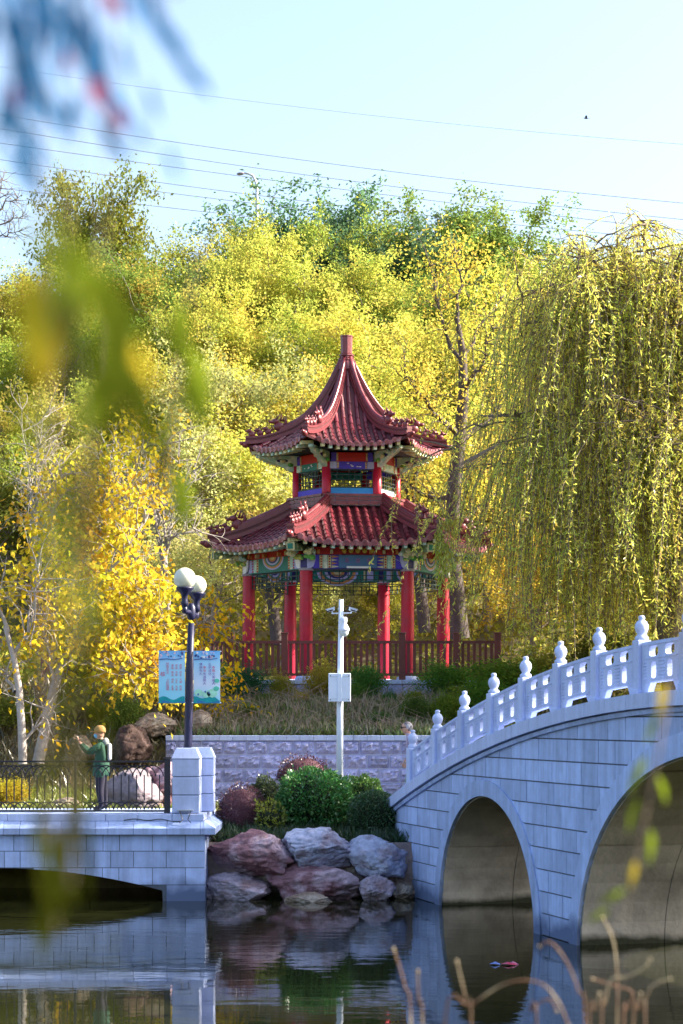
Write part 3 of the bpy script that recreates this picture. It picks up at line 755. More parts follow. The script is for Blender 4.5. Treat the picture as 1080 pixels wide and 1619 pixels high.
# painted beam noses above every column, and carved brackets reaching to the eave corners
for k in range(6):
    th = TH[k]
    for sg in (-1, 1):
        face = k if sg > 0 else (k - 1) % 6
        n, t = facef(face); th2 = math.atan2(t.y, t.x)
        p = pol(RC1, th, (ZB0 + ZB1) / 2 + .005) + t * (.12 * sg) + n * .16
        b = MB(); pts_ = [p + t * sg * x + Vector((0, 0, z)) for x, z in ((-.11, .19), (.12, .19), (.115, .02), (.06, -.14), (-.02, -.19), (-.11, -.19))]
        b.prism(pts_, n * .05); b.build('beam_nose', LAV if (k + (sg > 0)) % 2 else WHITEP, pav, bevel=.008)
    b = MB(); b.box(pol(RC1, th, (ZB0 + ZB1) / 2), (.30, .30, ZB1 - ZB0 - .004), th); b.build('column_head', NAVYP, pav)
    M = Matrix.Rotation(th, 3, 'Z') @ Matrix.Rotation(R(4), 3, 'Y')
    b = MB(); b.box(pol(3.2, th, 8.10), (1.2, .2, .2), M=M); cr = b.build('corner_rafter', mat('carved green timber', (.16, .24, .10), .6, .4, 9, .6, 25, c2=(.5, .5, .3), c2s=7), pav, bevel=.02)
    b = MB(); b.box(pol(3.81, th, 8.08), (.04, .24, .24), M=M); b.build('rafter_cap', CREAM, cr, bevel=.02)
    b = MB(); b.box(pol(3.835, th, 8.08), (.03, .15, .15), M=M); b.build('rafter_cap', TEAL, cr)
    for q, (r_, z, m_) in enumerate(((3.05, 7.86, GREENP), (3.2, 7.97, CREAM), (3.0, 8.0, MINT))):
        for sg in (-1, 1):
            b = MB(); t_ = Vector((-math.sin(th), math.cos(th), 0)); o = pol(r_, th, z) + t_ * sg * (.17 + .05 * q)
            for j in range(4): b.ball(o + Vector((rb.uniform(-.12, .12), rb.uniform(-.06, .06), rb.uniform(-.07, .07))), (rb.uniform(.05, .1), .06, rb.uniform(.04, .09)), 7, 5)
            b.build('carved_bracket', m_, pav)
# dark ceiling, added to block the sky light
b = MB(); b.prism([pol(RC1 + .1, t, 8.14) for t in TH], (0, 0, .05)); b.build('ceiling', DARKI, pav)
# plaque over the front
b = MB(); pl = fbox(0, AF1 + .20, .0, 7.735, .06, 1.06, .36, 'plaque', PLAQ, pav, .012)
fbox(0, AF1 + .235, .02, 7.575, .02, .66, .055, 'plaque_strip', WHITEP, pl)
for q in (-.3, 0, .3):
    b = MB(); b.box(fp(0, AF1 + .232, q, 7.76), (.10, .006, .12), math.atan2(facef(0)[1].y, facef(0)[1].x)); b.build('plaque_mark', mat('faded plaque red', (.16, .10, .26), .6, .5, 25), pl)

# roofs --------------------------------------------------------------
def interp(tab, t):
    for (a, za), (b, zb) in zip(tab, tab[1:]):
        if t <= b: return za + (zb - za) * (t - a) / (b - a)
    return tab[-1][1]
def smooth_tab(tab):                                       # Catmull-Rom resample
    out = []; T = [tab[0]] + list(tab) + [tab[-1]]
    for i in range(1, len(T) - 2):
        for q in range(5):
            u = q / 5; p0, p1, p2, p3 = T[i - 1], T[i], T[i + 1], T[i + 2]
            f = lambda j: .5 * ((2 * p1[j]) + (-p0[j] + p2[j]) * u + (2 * p0[j] - 5 * p1[j] + 4 * p2[j] - p3[j]) * u * u + (-p0[j] + 3 * p1[j] - 3 * p2[j] + p3[j]) * u ** 3)
            out.append((f(0), f(1)))
    return out + [tab[-1]]
GLAZE_E = mat('worn glazed tile end', (0.27, 0.085, 0.10), 0.3, 0.35, 12, rnd=0.25, c2=(.42, .26, .26), c2s=9, c2lo=.55, c2hi=.7)
def make_roof(name, aE, t0, tab, lift, ext, spc, rad, nm):
    tab = smooth_tab(tab)
    def S(k, a, x, dz=0.0):
        t = a / aE; half = a * math.tan(R(30)); w_ = min(1.0, abs(x) / max(half, 1e-4))
        l = (w_ ** 3) * (t ** 3)
        e = 1 + ext * (w_ ** 4) * (t ** 3)
        return fp(k, a * e, x * e, interp(tab, t) + lift * l + dz)
    roof = MB(); NA, NX = 14, 12
    for k in range(6):
        for i in range(NA):
            for j in range(NX):
                q = []
                for ii, jj in ((i, j), (i + 1, j), (i + 1, j + 1), (i, j + 1)):
                    t = t0 + (1 - t0) * ii / NA; a = aE * t; q.append(S(k, a, (jj / NX * 2 - 1) * a * math.tan(R(30))))
                roof.add(q, [(0, 1, 2, 3)])
                roof.add([p - Vector((0, 0, .07)) for p in q], [(3, 2, 1, 0)])
        for j in range(NX):
            h = aE * math.tan(R(30)); p = S(k, aE, (j / NX * 2 - 1) * h); q = S(k, aE, ((j + 1) / NX * 2 - 1) * h)
            roof.add([p, q, q - Vector((0, 0, .07)), p - Vector((0, 0, .07))], [(0, 1, 2, 3)])
    rf = roof.build(nm, GLAZE_B, pav)
    for k in range(6):
        n, t_ = facef(k); half = aE * math.tan(R(30)); nr = int((half - spc * .3) / spc)
        for j in range(-nr, nr + 1):
            x = j * spc
            a0 = max(aE * t0 + .02, (abs(x) + rad * 1.2) / math.tan(R(30)))
            if a0 > aE - .15: continue
            nseg = max(2, int((aE + .06 - a0) / .23)); P = []; Rr = []
            for q in range(nseg * 2 + 1):
                a = aE + .07 - (aE + .07 - a0) * q / (nseg * 2)
                P.append(S(k, min(a, aE), x, .01) + n * max(0, a - aE)); Rr.append(rad * (1.06 if q % 2 == 0 else .92))
            b = MB()
            # overlapping barrel tiles: each tile a short tapered half pipe
            for q in range(nseg):
                seg = P[2 * q:2 * q + 3]; b.tube(seg, [rad * 1.04, rad * .95, rad * .80], 7, cap=(q == 0))
            row = b.build('tile_row', GLAZE, rf, smooth=True)
            e_ = P[0]; d_ = (P[0] - P[1]).normalized()
            b = MB(); b.tube([e_ - d_ * .02, e_ + d_ * .025, e_ + d_ * .035], [rad * 1.22, rad * 1.22, rad * .8], 10); b.build('eave_tile', GLAZE_E, rf)
            # drip tile hanging between two rows
            xm = x + spc / 2
            if abs(xm) < half - .12:
                m0 = S(k, aE, xm, -.005) + n * .07; wv = (S(k, aE, xm + .05) - S(k, aE, xm - .05)).normalized()
                b = MB(); b.prism([m0 + wv * (spc * .42 * cx) + Vector((0, 0, cz)) for cx, cz in ((-1, .035), (-.85, -.02), (-.45, -.075), (0, -.105), (.45, -.075), (.85, -.02), (1, .035))], n * .025); b.build('drip_tile', GLAZE_E, rf)
            # rafter end below the eave
            m0 = S(k, aE - .16, x + spc / 2, -.165)
            d2 = (S(k, aE, x + spc / 2) - S(k, aE - .5, x + spc / 2)).normalized()
            b = MB(); th = math.atan2(n.y, n.x); b.box(m0, (.42, .09, .10), M=Matrix.Rotation(th, 3, 'Z') @ Matrix.Rotation(R(6), 3, 'Y')); b.build('rafter', CREAM if j % 2 else MINT, rf)
    # hip ridges with figures
    for k in range(6):
        th = TH[k]; h30 = math.tan(R(30)); P = []
        for q in range(19):
            t = t0 + (1.03 - t0) * q / 18; a = aE * min(t, 1); p = S(k, a, -a * h30, 0)
            if t > 1: p = p + Vector((math.cos(th), math.sin(th), .25)) * (t - 1) * aE
            P.append(p)
        side = Vector((-math.sin(th), math.cos(th), 0)); sc_ = rad / .08
        def band(w0, z0, z1, i0, i1, m_, nm_):
            b = MB()
            for i in range(i0, i1):
                p, q = P[i], P[i + 1]; U = Vector((0, 0, 1))
                b.hexa([p - side * w0 + U * z0, q - side * w0 + U * z0, q + side * w0 + U * z0, p + side * w0 + U * z0, p - side * w0 + U * z1, q - side * w0 + U * z1, q + side * w0 + U * z1, p + side * w0 + U * z1])
            return b.build(nm_, m_, rf)
        brk = 12                                           # the upper, heavier ridge stops here with a beast head
        band(.13 * sc_, 0, .12 * sc_, 0, 18, GLAZE_D, 'hip_ridge'); band(.10 * sc_, .12 * sc_, .20 * sc_, 0, 18, GLAZE_B, 'hip_ridge_groove')
        band(.12 * sc_, .20 * sc_, .27 * sc_, 0, 18, GLAZE_D, 'hip_ridge'); band(.09 * sc_, .27 * sc_, .36 * sc_, 0, brk, GLAZE_D, 'hip_ridge')
        b = MB(); b.tube([p + Vector((0, 0, .37 * sc_)) for p in P[:brk + 1]], .075 * sc_, 7); b.build('hip_ridge_cap', GLAZE, rf, smooth=True)
        rd = Vector((math.cos(th), math.sin(th), 0))
        def beast(p, s_, big):
            b = MB(); U = Vector((0, 0, 1)); Mx = Matrix.Rotation(th, 3, 'Z')
            b.ball(p + U * .10 * s_, (.13 * s_, .07 * s_, .11 * s_), 8, 6, Mx)
            b.ball(p + rd * .09 * s_ + U * .22 * s_, (.085 * s_, .06 * s_, .07 * s_), 8, 6, Mx)
            b.tube([p + rd * .14 * s_ + U * .21 * s_, p + rd * .22 * s_ + U * .20 * s_, p + rd * .25 * s_ + U * .23 * s_], [.045 * s_, .035 * s_, .015 * s_], 6)
            b.tube([p - rd * .08 * s_ + U * .12 * s_, p - rd * .16 * s_ + U * .22 * s_, p - rd * .13 * s_ + U * .34 * s_], [.045 * s_, .035 * s_, .008 * s_], 6)
            for e in (-1, 1): b.tube([p + rd * .06 * s_ + side * e * .03 * s_ + U * .27 * s_, p + rd * .0 * s_ + side * e * .06 * s_ + U * .38 * s_], [.025 * s_, .006 * s_], 5)
            if big:
                for q in range(3): b.tube([p - rd * (.02 + .05 * q) * s_ + U * .22 * s_, p - rd * (.06 + .06 * q) * s_ + U * (.40 - .05 * q) * s_], [.035 * s_, .006 * s_], 5)
            b.build('beast_head' if big else 'ridge_figure', GLAZE_D, rf, smooth=True)
        beast(P[brk] + Vector((0, 0, .26 * sc_)), 1.4 * sc_ ** .5, True)
        for i in (14, 15.4, 16.8): 
            i0 = int(i); p = P[i0].lerp(P[i0 + 1], i - i0); beast(p + Vector((0, 0, .26 * sc_)), .88 * sc_ ** .5, False)
        b = MB(); e_ = P[-1]; b.ball(e_ + Vector((0, 0, -.02)), (.14 * sc_, .11 * sc_, .12 * sc_), 8, 6, Matrix.Rotation(th, 3, 'Z')); b.tube([e_ + rd * .1 * sc_, e_ + rd * .22 * sc_ + Vector((0, 0, .03))], [.08 * sc_, .05 * sc_], 7); b.build('hip_end_beast', GLAZE_D, rf, smooth=True)
    return rf
r1 = make_roof('lower', 3.34, .40, [(.36, 9.45), (.5, 9.10), (.7, 8.68), (.85, 8.40), (1.0, 8.17)], .22, .03, .245, .078, 'lower_roof')
r2 = make_roof('upper', 2.34, .05, [(.03, 13.6), (.06, 13.42), (.21, 12.62), (.37, 12.0), (.52, 11.62), (.7, 11.34), (.85, 11.14), (1.0, 10.98)], .26, .045, .205, .064, 'upper_roof')
r1.location.x += .1
# closed eaves below both roofs
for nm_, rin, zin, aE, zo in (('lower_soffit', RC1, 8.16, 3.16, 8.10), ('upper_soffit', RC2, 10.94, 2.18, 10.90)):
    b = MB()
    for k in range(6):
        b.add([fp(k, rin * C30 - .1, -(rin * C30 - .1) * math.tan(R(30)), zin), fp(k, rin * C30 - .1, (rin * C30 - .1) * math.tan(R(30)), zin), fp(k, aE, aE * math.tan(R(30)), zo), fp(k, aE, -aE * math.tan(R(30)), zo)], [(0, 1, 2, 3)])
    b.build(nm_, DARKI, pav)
# ridge of glazed blocks round the foot of the upper storey
rr = MB(); rr.prism([pol(1.66, t, 9.40) for t in TH], (0, 0, .30)); ring = rr.build('ridge_ring', WMORT, pav)
for k in range(6):
    for lay, (z, h_, a_) in enumerate(((9.47, .11, 1.62), (9.585, .10, 1.60), (9.685, .075, 1.63))):
        Ls = a_ * C30 * 2 * math.tan(R(30)) + .04; n = 5 if lay < 2 else 5
        for q in range(n):
            fbox(k, a_ * C30 + .03, -Ls / 2 + Ls * (q + .5) / n, z, .12, Ls / n - .014, h_ - .012, 'ridge_block', GLAZE_D, ring)
# upper storey
cb = MB(); cb.lathe([(.125, 0), (.128, .1), (.122, .95)], (0, 0, 9.68), 16); COL2 = cb.mesh('upper_column', REDP, smooth=True)
SILL = [BLUEC, WHITEP, LAV, WHITEP, BLUEP, BLUEP]; FRZ = [BLUEP, MINT, BLUEP, TEAL, MINT, TEAL]
for k in range(6):
    put('upper_column', COL2, pav, pol(RC2, TH[k], 0))
    L2 = RC2 - .2
    fbox(k, AF2, 0, 9.80, .08, L2, .19, 'sill_panel', SILL[k])
    fz = fbox(k, AF2, 0, 10.53, .13, L2 + .1, .20, 'frieze_panel', FRZ[k])
    for sg in (-1, 1):
        fbox(k, AF2 + .06, sg * (L2 / 2 - .08), 10.53, .03, .2, .19, 'frieze_end', LAV if k % 2 == 0 else MINT, fz)
        strip(k, AF2 + .07, sg * (L2 / 2 - .22), 10.43, 10.63, .05, fz, CREAM, REDB, 3)
    for q in range(7):
        b = MB(); b.ball(fp(k, AF2 + .068, rb.uniform(-.26, .26), 10.53 + rb.uniform(-.06, .06)), (.035, .012, .014), 6, 4, Matrix.Rotation(math.atan2(facef(k)[1].y, facef(k)[1].x), 3, 'Z')); b.build('painted_cloud', WHITEP, fz)
    rp = fbox(k, AF2 + .02, 0, 10.76, .1, L2 - .25, .25, 'red_panel', REDB)
    for sg in (-1, 1):
        fbox(k, AF2 + .03, sg * (L2 / 2 - .1), 10.76, .1, .14, .25, 'blue_block', BLUEP, rp)
        strip(k, AF2 + .08, sg * (L2 / 2 - .2), 10.64, 10.88, .045, rp, CREAM, ORANGE, 4)
    # lattice window
    la = fbox(k, AF2 + .01, 0, 9.915, .05, L2 - .05, .035, 'lattice_window', DARKW)
    fr = MB(); n, t = facef(k); th = math.atan2(t.y, t.x)
    X2 = L2 / 2 - .03; z0, z1 = 9.92, 10.42
    for z in (10.03, 10.13, 10.27, 10.41): fr.box(fp(k, AF2 + .01, 0, z), (2 * X2, .03, .018), th)
    for q in range(8):
        x = -X2 + 2 * X2 * q / 7; zz0, zz1 = (z0, z1) if q in (0, 3, 4, 7) else ((10.03, z1) if q % 2 else (z0, 10.27))
        fr.box(fp(k, AF2 + .01, x, (zz0 + zz1) / 2), (.018, .031, zz1 - zz0), th)
    fr.build('lattice_bars', DARKW, la)
    # carved bracket at each corner, reaching out under the upper eave
    th = TH[k]
    M = Matrix.Rotation(th, 3, 'Z') @ Matrix.Rotation(R(-6), 3, 'Y')
    b = MB(); pts_ = [pol(1.35, th, 10.46), pol(1.62, th, 10.48), pol(1.95, th, 10.66), pol(2.3, th, 10.80), pol(2.55, th, 10.92), pol(2.5, th, 11.0), pol(1.35, th, 10.92)]
    sd = Vector((-math.sin(th), math.cos(th), 0)); b.prism([p - sd * .07 for p in pts_], sd * .14); br = b.build('corner_bracket', MINT, pav, bevel=.015)
    for sg in (-1, 1):
        b = MB(); b.ball(pol(1.85, th, 10.78) + sd * sg * .07, (.17, .015, .05), 10, 6, Matrix.Rotation(th, 3, 'Z')); b.build('carved_hollow', NAVYP, br)  # raised navy oval marks a dark hollow, nothing is cut
        for q in range(3):
            b = MB(); b.ball(pol(1.62 + .22 * q, th, 10.66 + .1 * q) + sd * sg * .12, (.1, .06, .06), 7, 5, Matrix.Rotation(th + sg * .5, 3, 'Z')); b.build('carved_leaf', (GREENP, CREAM, MINT)[q], br)
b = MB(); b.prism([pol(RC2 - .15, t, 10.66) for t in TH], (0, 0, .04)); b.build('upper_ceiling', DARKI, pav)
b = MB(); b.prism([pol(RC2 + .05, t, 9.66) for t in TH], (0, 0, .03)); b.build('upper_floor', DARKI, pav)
# finial
fb = MB(); fb.lathe([(.27, 13.42), (.24, 13.6), (.20, 13.68)], (PC.x, PC.y, 0), 12, DEL); fin = fb.build('roof_finial', GLAZE_D, pav)
for z, h_, r_ in ((13.70, .05, .225), (13.77, .07, .19), (13.83, .05, .22), (14.12, .5, .165), (14.37, .05, .19)):
    fb = MB(); fb.lathe([(r_, -h_ / 2), (r_ * (1.08 if h_ > .3 else 1), h_ / 2)], (PC.x, PC.y, z + .0), 8, DEL); fb.build('finial_block', GLAZE_D, fin, bevel=.01)
# ------------------------------------------------------------------ trees
LEAF = leafmat('autumn leaves', 0.025, 0.7, 1.25, 0.55, patch=0.03)
LEAFW = leafmat('willow leaves', 0.04, 0.7, 1.3, 0.62, gloss=0.03, patch=0.035)
LEAFB = leafmat('shrub leaves', 0.03, 0.5, 1.4, 0.25, gloss=0.06)
def grow(r, H, trunk_h, nl, spread, rad, up=0.35, lv=3, kids=(6, 5, 4), lean=0.0, twist=0.18):
    """branching skeleton: tubes [(pts, radii, sides)] and leaf anchors (point, direction)"""
    tubes, anch = [], []
    def seg(p, d, ln, rd, level):
        n = 5; P = [p.copy()]; Rr = [rd]; dd = d.copy()
        for i in range(n):
            j = Vector(r.normal(size=3)) * twist * (0.5 if level == 0 else 1.0)
            dd = (dd + j + Vector((0, 0, up * (0.25 if level else 0.1)))).normalized()
            p = p + dd * ln / n; P.append(p.copy()); Rr.append(rd * (1 - 0.62 * (i + 1) / n) if level < lv else rd * (1 - .8 * (i + 1) / n))
        tubes.append((P, Rr, (8, 6, 4, 3, 3)[level]))
        if level >= lv - 1:
            for i in range(1, n + 1):
                anch.append((P[i], dd.copy()))
                if level == lv: anch.append((P[i].lerp(P[i - 1], .5), dd.copy()))
        if level == lv: return
        nk = kids[level]
        for q in range(nk):
            f = (0.42 + 0.58 * (q + r.random()) / nk) if level == 0 else 0.25 + 0.75 * (q + r.random()) / nk
            x = f * n; i0 = min(n - 1, int(x)); b = P[i0].lerp(P[i0 + 1], x - i0)
            a = 2.4 * q + r.uniform(-.6, .6); base = (P[i0 + 1] - P[i0]).normalized()
            sd = base.orthogonal().normalized(); sd.rotate(Matrix.Rotation(a, 3, base))
            nd = (base * (1 - spread * (1.1 - .4 * f)) + sd * spread + Vector((0, 0, up * .5))).normalized()
            seg(b, nd, ln * r.uniform(.5, .78) * (1.12 - .35 * f if level == 0 else 1), Rr[i0] * r.uniform(.45, .62), level + 1)
    d0 = Vector((lean, r.normal() * .05, 1)).normalized()
    seg(Vector((0, 0, -.2)), d0, H * trunk_h, rad, 0)
    return tubes, anch
def tree_meshes(name, seed, H, nleaf, ll, lw, bark, trunk_h=.62, spread=.75, rad=.16, up=.35, kids=(7, 5, 4), jit=.26, droop=.25, lm=None, minz=0.0, lean=0.0):
    r = np.random.default_rng(seed)
    tubes, anch = grow(r, H, trunk_h, 0, spread, rad, up, 3, kids, lean)
    b = MB()
    for P, Rr, n in tubes: b.tube(P, Rr, n, cap=False)
    tm = b.mesh(name + '_trunk', bark, smooth=True)
    A = np.array([tuple(a[0]) for a in anch]); D = np.array([tuple(a[1]) for a in anch])
    keep = A[:, 2] > minz * H; A, D = A[keep], D[keep]
    wgt = r.random(len(A)) ** 1.5 + .08; wgt /= wgt.sum()
    ix = r.choice(len(A), nleaf, p=wgt)
    C = A[ix] + r.normal(size=(nleaf, 3)) * jit * (0.6 + .8 * r.random((nleaf, 1)))
    Dd = D[ix] * .5 + r.normal(size=(nleaf, 3)) * .8 + np.array([0, 0, -droop])
    P = leaves(C, Dd, ll * r.uniform(.6, 1.25, nleaf), lw * r.uniform(.6, 1.25, nleaf), r)
    cm = quads_mesh(name + '_crown', P, lm or LEAF)
    top = float(np.percentile(C[:, 2], 99.7))
    return tm, cm, top
PROT = []
for q in range(5):
    PROT.append(tree_meshes('hill_tree', 100 + q, 8.0, 16000, .15, .08, BARK_H, spread=.7 + .05 * q, up=.3, jit=.20, rad=.2))
for q in range(3):
    PROT.append(tree_meshes('ridge_tree', 200 + q, 8.0, 20000, .16, .085, BARK_B, spread=.85, up=.18, jit=.17, kids=(8, 5, 4), trunk_h=.6, rad=.2))
BIG = [tree_meshes('maple', 300 + q, 7.0, 5200, .20, .13, BARK_P, spread=.8, up=.2, rad=.13, jit=.24, droop=.55, kids=(7, 5, 3)) for q in range(2)]
SHR = [tree_meshes('shrub', 400 + q, 3.0, 6000, .13, .075, BARK_B, trunk_h=.5, spread=.95, rad=.06, up=.2, jit=.22, kids=(8, 5, 3)) for q in range(2)]
BARE = [tree_meshes('bare_tree', 500 + q, 6.0, 260, .12, .07, BARK_P, spread=.6, up=.5, rad=.09, jit=.1, kids=(8, 5, 4), trunk_h=.55) for q in range(2)]
_ = 0
def plant(name, proto, x, y, ztop, color, label, cat='tree', group=None, rz=None, xy=1.0, zb=None):
    tm, cm, top = proto; z = hgt(x, y) if zb is None else zb
    s = (ztop - z) / top
    root = thing(name, (x, y, z), label, cat, group)
    rz = random.uniform(0, 6.28) if rz is None else rz
    for nm, me in (('trunk', tm), ('crown', cm)):
        o = bpy.data.objects.new(nm, me); col.objects.link(o); o.parent = root; o.rotation_euler = (0, 0, rz); o.scale = (s * xy, s * xy, s)
        o.color = (*color, 1)
    return root
YG, LIME, GOLD, GRN, BGRN, OLV, DGRN = (.50, .475, .085), (.37, .41, .07), (.56, .43, .06), (.18, .25, .05), (.11, .19, .09), (.42, .37, .07), (.20, .21, .04)
PALE = (.50, .47, .17)
def jitc(c): f = random.uniform(.85, 1.12); g_ = random.uniform(.92, 1.08); return (c[0] * f * g_, c[1] * f, c[2] * f)
# (photo column, row of the crown top, distance, prototype, colour)
def where(px):
    if px < 180: return 'at the far left'
    if px < 380: return 'left of the pavilion roof'
    if px < 560: return 'above the pavilion roof'
    if px < 740: return 'right of the pavilion finial'
    if px < 900: return 'beside the willow'
    return 'behind the willow'
TREES = [
 # ridge line
 (-60, 425, 104, 0, OLV), (20, 435, 103, 5, DGRN), (132, 272, 100, 5, (.22, .24, .04)), (228, 385, 104, 1, OLV), (312, 355, 106, 2, LIME), (388, 348, 104, 0, LIME), (452, 332, 106, 3, LIME),
 (520, 298, 108, 5, BGRN), (600, 325, 107, 6, BGRN), (668, 338, 106, 7, BGRN), (742, 318, 106, 5, GRN), (812, 332, 107, 6, GRN), (872, 388, 104, 1, LIME), (955, 400, 104, 2, OLV), (1050, 400, 104, 3, OLV), (1140, 380, 104, 0, OLV),
 # second row
 (-30, 430, 94, 1, OLV), (60, 420, 95, 2, LIME), (165, 405, 94, 0, OLV), (262, 400, 95, 3, GRN), (350, 385, 96, 4, YG), (430, 372, 96, 0, YG), (505, 405, 95, 1, YG), (585, 420, 94, 2, LIME), (660, 415, 96, 3, GRN), (745, 420, 95, 4, YG), (830, 430, 94, 0, LIME), (920, 440, 94, 1, YG), (1010, 440, 94, 2, OLV), (1110, 440, 94, 0, OLV),
 # third row
 (0, 500, 84, 2, LIME), (110, 490, 85, 3, GRN), (205, 470, 84, 1, LIME), (300, 462, 86, 4, YG), (395, 450, 86, 0, YG), (480, 470, 85, 2, LIME), (570, 470, 85, 3, YG), (650, 485, 85, 1, YG), (850, 490, 85, 2, YG), (940, 500, 84, 4, YG), (1040, 500, 84, 0, LIME), (1130, 500, 84, 3, OLV),
 # fourth row
 (30, 600, 76, 4, OLV), (140, 590, 77, 0, LIME), (235, 565, 76, 2, OLV), (325, 550, 77, 3, PALE), (415, 545, 77, 1, YG), (640, 570, 76, 0, LIME), (820, 580, 76, 3, YG), (900, 590, 76, 1, YG), (1000, 600, 76, 2, LIME), (1100, 600, 76, 4, LIME),
 # fifth row
 (-20, 700, 69, 0, DGRN), (90, 690, 70, 1, OLV), (190, 680, 69, 3, LIME), (285, 650, 70, 4, PALE), (370, 640, 70, 2, YG), (665, 690, 69, 1, YG), (770, 700, 69, 4, GOLD), (860, 700, 69, 0, YG), (960, 700, 69, 3, LIME), (1070, 700, 69, 2, OLV),
 # behind the pavilion
 (330, 790, 64, 3, PALE), (440, 850, 64.5, 1, YG), (545, 860, 65, 2, PALE), (640, 850, 65, 0, YG), (840, 800, 63, 2, GOLD), (930, 850, 62, 1, OLV), (1030, 850, 62, 4, GRN),
]
CN = {(.22, .24, .04): 'tall olive', YG: 'yellow-green', LIME: 'lime green', GOLD: 'golden', GRN: 'mid green', BGRN: 'blue-green', OLV: 'olive', DGRN: 'dark green', PALE: 'pale yellow'}
RN = {104: 'on the ridge line'}
def rowname(Y): return 'on the skyline' if Y > 98 else 'just below the ridge' if Y > 90 else 'high on the slope' if Y > 80 else 'midway up the slope' if Y > 73 else 'low on the slope' if Y > 66 else 'at the foot of the slope'
seen = {}
ORD = ['', ', the second such', ', the third such', ', the fourth such', ', the fifth such']
for px, py, Y, pi, c in TREES:
    p = at(px, py, Y)
    lab = f'{CN[c]} tree {rowname(Y)} {where(px)}'
    k = seen.get(lab, 0); seen[lab] = k + 1
    if k: lab += f', {("second", "third", "fourth", "fifth")[k - 1]} from left'
    plant('hillside_tree', PROT[pi], p.x, Y, p.z, jitc(c), lab, 'tree', 'trees on the hillside', xy=.72 if (px, py) == (132, 272) else random.uniform(1.0, 1.25))
# the dark-trunked golden tree right behind the pavilion
def custom_tree(name, label, trunk, branches, nleaf, ll, lw, color, bark, jit=.3, droop=.3, seed=1, group=None, extra=3, lm=None, cat='tree'):
    """hand-shaped limbs (world points and radii); twigs and leaves grow on them"""
    r = np.random.default_rng(seed); b = MB(); anch = []
    b.tube(trunk[0], trunk[1], 9, cap=False)
    for P, R0, R1 in branches:
        P = [Vector(p) for p in P]; n = len(P)
        Q = []                                              # finer, slightly crooked
        for i in range(n - 1):
            for j in range(3): Q.append(P[i].lerp(P[i + 1], j / 3) + Vector(r.normal(size=3)) * .05)
        Q.append(P[-1]); b.tube(Q, [R0 + (R1 - R0) * i / (len(Q) - 1) for i in range(len(Q))], 6, cap=False)
        for i in range(2, len(Q)):
            for e in range(extra):
                d = (Q[i] - Q[i - 1]).normalized() * .6 + Vector(r.normal(size=3)) * .8 + Vector((0, 0, .25)); d.normalize()
                ln = r.uniform(.5, 1.3); T = [Q[i]]
                for k in range(4): d = (d + Vector(r.normal(size=3)) * .22).normalized(); T.append(T[-1] + d * ln / 4)
                b.tube(T, [.022, .017, .012, .008, .004], 4, cap=False)
                for k in range(1, 5): anch.append((T[k], d))
                for e2 in range(2):
                    d2 = (d + Vector(r.normal(size=3)) * .7).normalized(); T2 = [T[2 + e2]]
                    for k in range(3): d2 = (d2 + Vector(r.normal(size=3)) * .25).normalized(); T2.append(T2[-1] + d2 * ln / 6); anch.append((T2[-1], d2))
                    b.tube(T2, [.010, .008, .005, .003], 3, cap=False)
    root = thing(name, trunk[0][0], label, cat, group)
    b.build('trunk', bark, root, smooth=True)
    A = np.array([tuple(a[0]) for a in anch]); D = np.array([tuple(a[1]) for a in anch])
    wg = r.random(len(A)) ** 2 + .03; wg /= wg.sum(); ix = r.choice(len(A), nleaf, p=wg)
    C = A[ix] + r.normal(size=(nleaf, 3)) * jit * (.5 + r.random((nleaf, 1)))
    Dd = D[ix] * .4 + r.normal(size=(nleaf, 3)) * .7 + np.array([0, 0, -droop])
    P = leaves(C, Dd, ll * r.uniform(.6, 1.25, nleaf), lw * r.uniform(.6, 1.25, nleaf), r) - np.array(tuple(ROOT[root]))
    o = put('crown', quads_mesh('crown', P, lm or LEAF), root, ROOT[root]); o.color = (*color, 1)
    return root
Y = 61.0
def pl(*pp): return [at(t[0], t[1], Y + (t[2] if len(t) > 2 else 0)) for t in pp]
custom_tree('dark_trunk_tree', 'tall crooked dark-trunked tree with thin golden leaves right behind the pavilion', (pl((728, 1010), (722, 940), (714, 860), (718, 780), (726, 700), (733, 630), (732, 560), (722, 500)), [.30, .26, .23, .22, .20, .17, .12, .07]),
  [(pl((728, 690), (705, 670, -.5), (680, 640, -1), (650, 605, -1.4), (640, 590, -1.6)), .10, .02), (pl((730, 700), (765, 670, .6), (790, 640, 1.2), (800, 600, 1.6)), .09, .02),
   (pl((733, 620), (760, 580, -.8), (780, 520, -1.2)), .08, .015), (pl((732, 580), (708, 540, .6), (690, 480, 1.1), (680, 420, 1.2)), .08, .012), (pl((724, 510), (730, 450, .3), (720, 400, .4)), .06, .01), (pl((732, 560), (770, 500, .8), (800, 460, 1.4)), .06, .012),
   (pl((718, 780), (690, 790, .5), (655, 770, 1.0), (640, 740, 1.2)), .10, .02), (pl((716, 740), (760, 740, -.6), (810, 735, -1.3)), .07, .015), (pl((714, 850), (760, 800, .8), (800, 770, 1.5)), .08, .02)],
  8000, .125, .068, (.62, .53, .08), BARK, jit=.38, seed=5)
custom_tree('forked_tree', 'dark forked tree trunk seen below the upper eave right of the pavilion', (pl((672, 1000, 1.0), (662, 900, 1), (655, 830, 1), (648, 790, 1)), [.2, .17, .15, .13]),
  [(pl((648, 790, 1), (640, 765, 1), (630, 740, .6)), .12, .06), (pl((650, 795, 1), (656, 760, 1.2), (668, 715, 1.3), (672, 690, 1.3)), .1, .03)], 700, .18, .1, YG, BARK, seed=6, extra=2)
